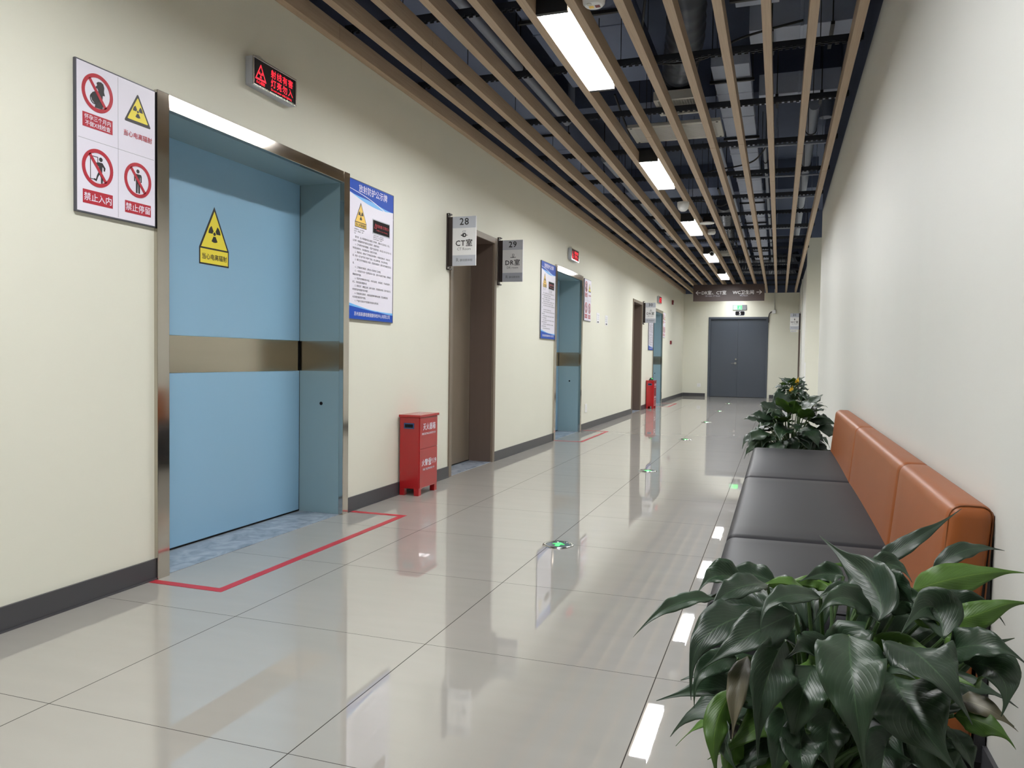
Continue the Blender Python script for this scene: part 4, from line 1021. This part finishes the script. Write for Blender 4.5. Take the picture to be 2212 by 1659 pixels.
# (bx,by,bY) (mx,my,mY) (tx,ty,tY) width_px normal kind
LV = [
 ((475,605,1.56),(250,640,1.50),(28,800,1.44), 90, (.1,-.55,.85), 0),
 ((625,500,1.72),(490,480,1.70),(392,550,1.66),150, (-.1,-.8,.6), 0),
 ((820,520,1.74),(650,465,1.74),(510,495,1.72),120, (0,-.7,.75), 0),
 ((770,525,1.60),(590,555,1.52),(420,685,1.46),150, (-.2,-.75,.7), 0),
 ((1000,575,1.66),(860,520,1.64),(720,545,1.62),95, (0,.75,-.6), 0),
 ((1070,600,1.52),(850,600,1.46),(690,735,1.42),120, (.0,-.6,.8), 0),
 ((1130,560,1.74),(1010,500,1.76),(760,545,1.72),80, (0,.7,-.7), 0),
 ((1396,735,1.50),(1345,500,1.60),(1045,295,1.70),250, (-.45,-.95,.25), 0),
 ((1380,410,1.80),(1590,280,1.82),(1870,108,1.86),95, (-.35,-.75,.55), 0),
 ((1360,440,1.70),(1470,415,1.72),(1600,500,1.70),110, (.1,-.8,.6), 0),
 ((1700,450,1.74),(1900,330,1.76),(2110,355,1.78),95, (-.1,-.7,.7), 0),
 ((1590,560,1.66),(1880,480,1.70),(2225,440,1.72),170, (.15,.85,-.45), 0),
 ((1700,680,1.60),(1900,630,1.60),(2120,690,1.60),130, (.1,-.75,.6), 0),
 ((1810,730,1.56),(1990,680,1.56),(2290,560,1.58),140, (.1,.8,-.5), 0),
 ((1400,480,1.60),(1520,560,1.56),(1590,650,1.54),150, (-.3,-.9,.3), 0),
 ((1760,830,1.46),(1690,650,1.50),(1515,790,1.42),230, (-.1,-1,.2), 0),
 ((1360,690,1.52),(1190,600,1.48),(1045,700,1.46),140, (0,-.75,.65), 0),
 ((760,700,1.50),(480,775,1.42),(278,1055,1.36),225, (-.25,-.8,.6), 0),
 ((925,690,1.48),(660,820,1.40),(428,995,1.36),200, (.1,-.8,.6), 0),
 ((870,840,1.46),(760,1090,1.36),(708,1440,1.32),230, (.25,-1,.15), 0),
 ((660,930,1.46),(600,1150,1.38),(590,1405,1.36),110, (-.2,-1,.1), 1),
 ((600,940,1.52),(440,990,1.46),(328,1160,1.42),130, (-.2,-.9,.4), 0),
 ((1035,985,1.44),(960,1180,1.38),(925,1440,1.36),240, (-.25,-1,.1), 0),
 ((1230,815,1.42),(1255,1100,1.30),(1320,1560,1.27),330, (-.05,-1,.18), 0),
 ((1520,860,1.42),(1690,985,1.32),(1915,1250,1.28),330, (.25,-.95,.5), 0),
 ((1785,905,1.48),(1990,870,1.42),(2235,945,1.40),190, (.15,-.8,.6), 0),
 ((1880,965,1.50),(2070,1030,1.42),(2125,1260,1.38),240, (.1,-1,.2), 0),
 ((1830,1170,1.46),(2000,1220,1.42),(2170,1340,1.40),110, (.2,-.8,.5), 1),
 ((1820,1260,1.44),(2000,1310,1.40),(2185,1425,1.38),130, (.2,.8,-.5), 0),
 ((1480,1040,1.44),(1600,1270,1.34),(1840,1580,1.30),430, (.1,-1,.15), 0),
 ((590,1110,1.46),(480,1340,1.38),(500,1620,1.36),130, (-.1,.9,-.3), 0),
 ((530,1270,1.44),(540,1430,1.38),(610,1580,1.36),110, (-.4,-1,.1), 0),
 ((870,1230,1.42),(840,1420,1.34),(800,1640,1.32),170, (.1,-1,.1), 0),
 ((980,1340,1.42),(960,1480,1.34),(1010,1680,1.32),210, (0,-1,.15), 0),
 ((1790,1330,1.42),(1880,1450,1.36),(1930,1600,1.34),120, (.2,-1,.2), 0),
 ((1890,770,1.60),(1830,830,1.58),(1745,900,1.56),170, (.1,.9,-.3), 0),
 ((640,690,1.60),(570,690,1.58),(500,720,1.56),70, (0,-.7,.7), 0),
 ((930,690,1.58),(850,740,1.54),(740,790,1.52),140, (-.1,-.9,.4), 0),
 ((1450,1390,1.42),(1420,1520,1.36),(1400,1750,1.34),230, (0,-1,.1), 0),
 ((1150,1250,1.48),(1110,1400,1.44),(1150,1620,1.42),200, (-.1,-1,.1), 0),
 ((1660,1330,1.46),(1720,1500,1.40),(1800,1700,1.38),260, (.1,-1,.1), 0),
 ((730,1250,1.52),(690,1400,1.48),(640,1600,1.46),160, (.0,-1,.1), 0),
 ((640,1400,1.44),(560,1500,1.40),(540,1640,1.38),110, (.2,.9,-.2), 0),
 ((1200,480,1.78),(1080,470,1.78),(950,510,1.74),110, (0,-.8,.6), 0),
 ((1230,640,1.64),(1170,560,1.64),(1040,600,1.62),110, (0,-.8,.6), 0),
 ((1480,700,1.62),(1560,600,1.62),(1700,640,1.60),140, (.1,-.9,.3), 0),
 ((1960,760,1.64),(1900,840,1.62),(1850,960,1.60),120, (0,-1,.1), 0),
 ((1300,500,1.82),(1260,430,1.84),(1065,405,1.84),60, (0,.8,-.5), 0),
]
FP = thing('potted_peace_lily', 'big dark green peace lily in the foreground before the sofa end', 'plant', (.095, PY, 0))
pot(FP, .14, .17)
rp = random.Random(11)
fl = Vector(FP.location)
for i, (b, mm_, t, wpx, N, kind) in enumerate(LV):
    B, Q, T = crop(b, b[2]), crop(mm_, mm_[2]), crop(t, t[2])
    wd = wpx*1.16/2.596/CAM_F*(Q-Vector((0,0,CAM_H))).dot(CF)
    lim = lambda p: Vector((min(p.x, XR-.02), p.y, max(p.z, .02)))
    B, Q, T = lim(B)-fl, lim(Q)-fl, lim(T)-fl
    mats = [M['leaf_old'], M['leaf_under']] if kind == 1 else None
    make_leaf(B, Q, T, wd, N, FP, fold=rp.uniform(.1, .65), mats=mats, rng=rp)
    a = rp.uniform(0, 2*pi); r_ = rp.uniform(.01, .07)
    stem(FP, (r_*cos(a), r_*sin(a), .148), B, bow=rp.uniform(.02, .12))

for i in range(38):                                                     # fill leaves deeper inside the clump
    a = rp.uniform(0, 2*pi); k = rp.uniform(0, 1); el = radians(65-115*k)
    hv = Vector((cos(a), sin(a), 0)); c0 = Vector((.02, 0, .30))
    B = c0+hv*rp.uniform(.05, .15)+Vector((0, 0, .16*(1-k)-.06*k))
    d = hv*cos(el)+Vector((0, 0, sin(el))); L = rp.uniform(.16, .24)
    T = B+d*L; Q = (B+T)/2+Vector((0, 0, .03))
    for v in (B, Q, T): v.x = min(v.x, XR-.06-fl.x); v.z = min(max(v.z, .10), .50); v.y = max(min(v.y, .33), -.26)
    make_leaf(B, Q, T, rp.uniform(.065, .10), (hv*.7+Vector((0, -.4, .7))), FP, fold=rp.uniform(.1, .5), mats=[M['leaf_under'], M['leaf']] if i % 6 == 0 else None, rng=rp, nt=18, ns=6)
    stem(FP, (hv.x*.03, hv.y*.03, .148), B, bow=.05)

def lily(lab, loc, pr, ph, height, spread, n, seed, flower=False):
    P = thing('potted_peace_lily', lab, 'plant', loc); pot(P, pr, ph)
    r = random.Random(seed)
    for i in range(n):
        a = i*2.399+r.uniform(-.3, .3); k = ((i+.5)/n)**.8; th = radians(12+98*k+r.uniform(-8, 8))
        L = spread*r.uniform(.50, .72); O = Vector((cos(a)*sin(th), sin(a)*sin(th), cos(th)))
        hv = Vector((cos(a), sin(a), 0)); c0 = Vector((0, 0, ph+.04)); hh = height-ph
        rr = spread*r.uniform(.30, .72)
        B = c0+Vector((O.x*rr, O.y*rr, O.z*hh*.66 if O.z > 0 else O.z*ph*.6))
        d = (hv*r.uniform(.5, .8)+Vector((0, 0, .55-1.75*k+r.uniform(-.2, .2)))).normalized()
        T = B+d*L; Q = (B+T)/2+hv*.10*L+Vector((0, 0, .08*L))
        T.z = max(T.z, .05)
        for v in (B, Q, T): v.x = min(v.x, XR-.07-loc[0])
        nn = (O+Vector((r.uniform(-.5, .5), r.uniform(-.9, .1), .30 if k > .25 else .7))).normalized()
        make_leaf(B, Q, T, L*r.uniform(.56, .76), nn, P, fold=r.uniform(.15, .35), rng=r, nt=14, ns=6)
        stem(P, (cos(a)*r.uniform(.01, .06), sin(a)*r.uniform(.01, .06), ph*.86), B, .005, .003, .05)
    if flower:
        for (fx, fy, fz) in ((.05, -.06, height-.05), (-.03, -.12, height-.17)):
            mb = make_leaf((fx, fy, fz-.05), (fx+.02, fy-.02, fz+.02), (fx+.03, fy, fz+.09), .06, (-.2, -1, .2), P, fold=.6, mats=[M['flower'], M['flower']], rng=r, nt=10, ns=6)
            mb.name = 'flower'
            stem(P, (0, 0, ph*.86), (fx, fy, fz-.05), .004, .003, .03)
    return P
lily('dark green peace lily in a white pot just beyond the sofa', (.10, 6.45, 0), .17, .30, .72, .33, 95, 5)
lily('small peace lily with yellow blooms in a white pot, far right', (.21, 12.9, 0), .15, .42, .74, .28, 70, 9, flower=True)
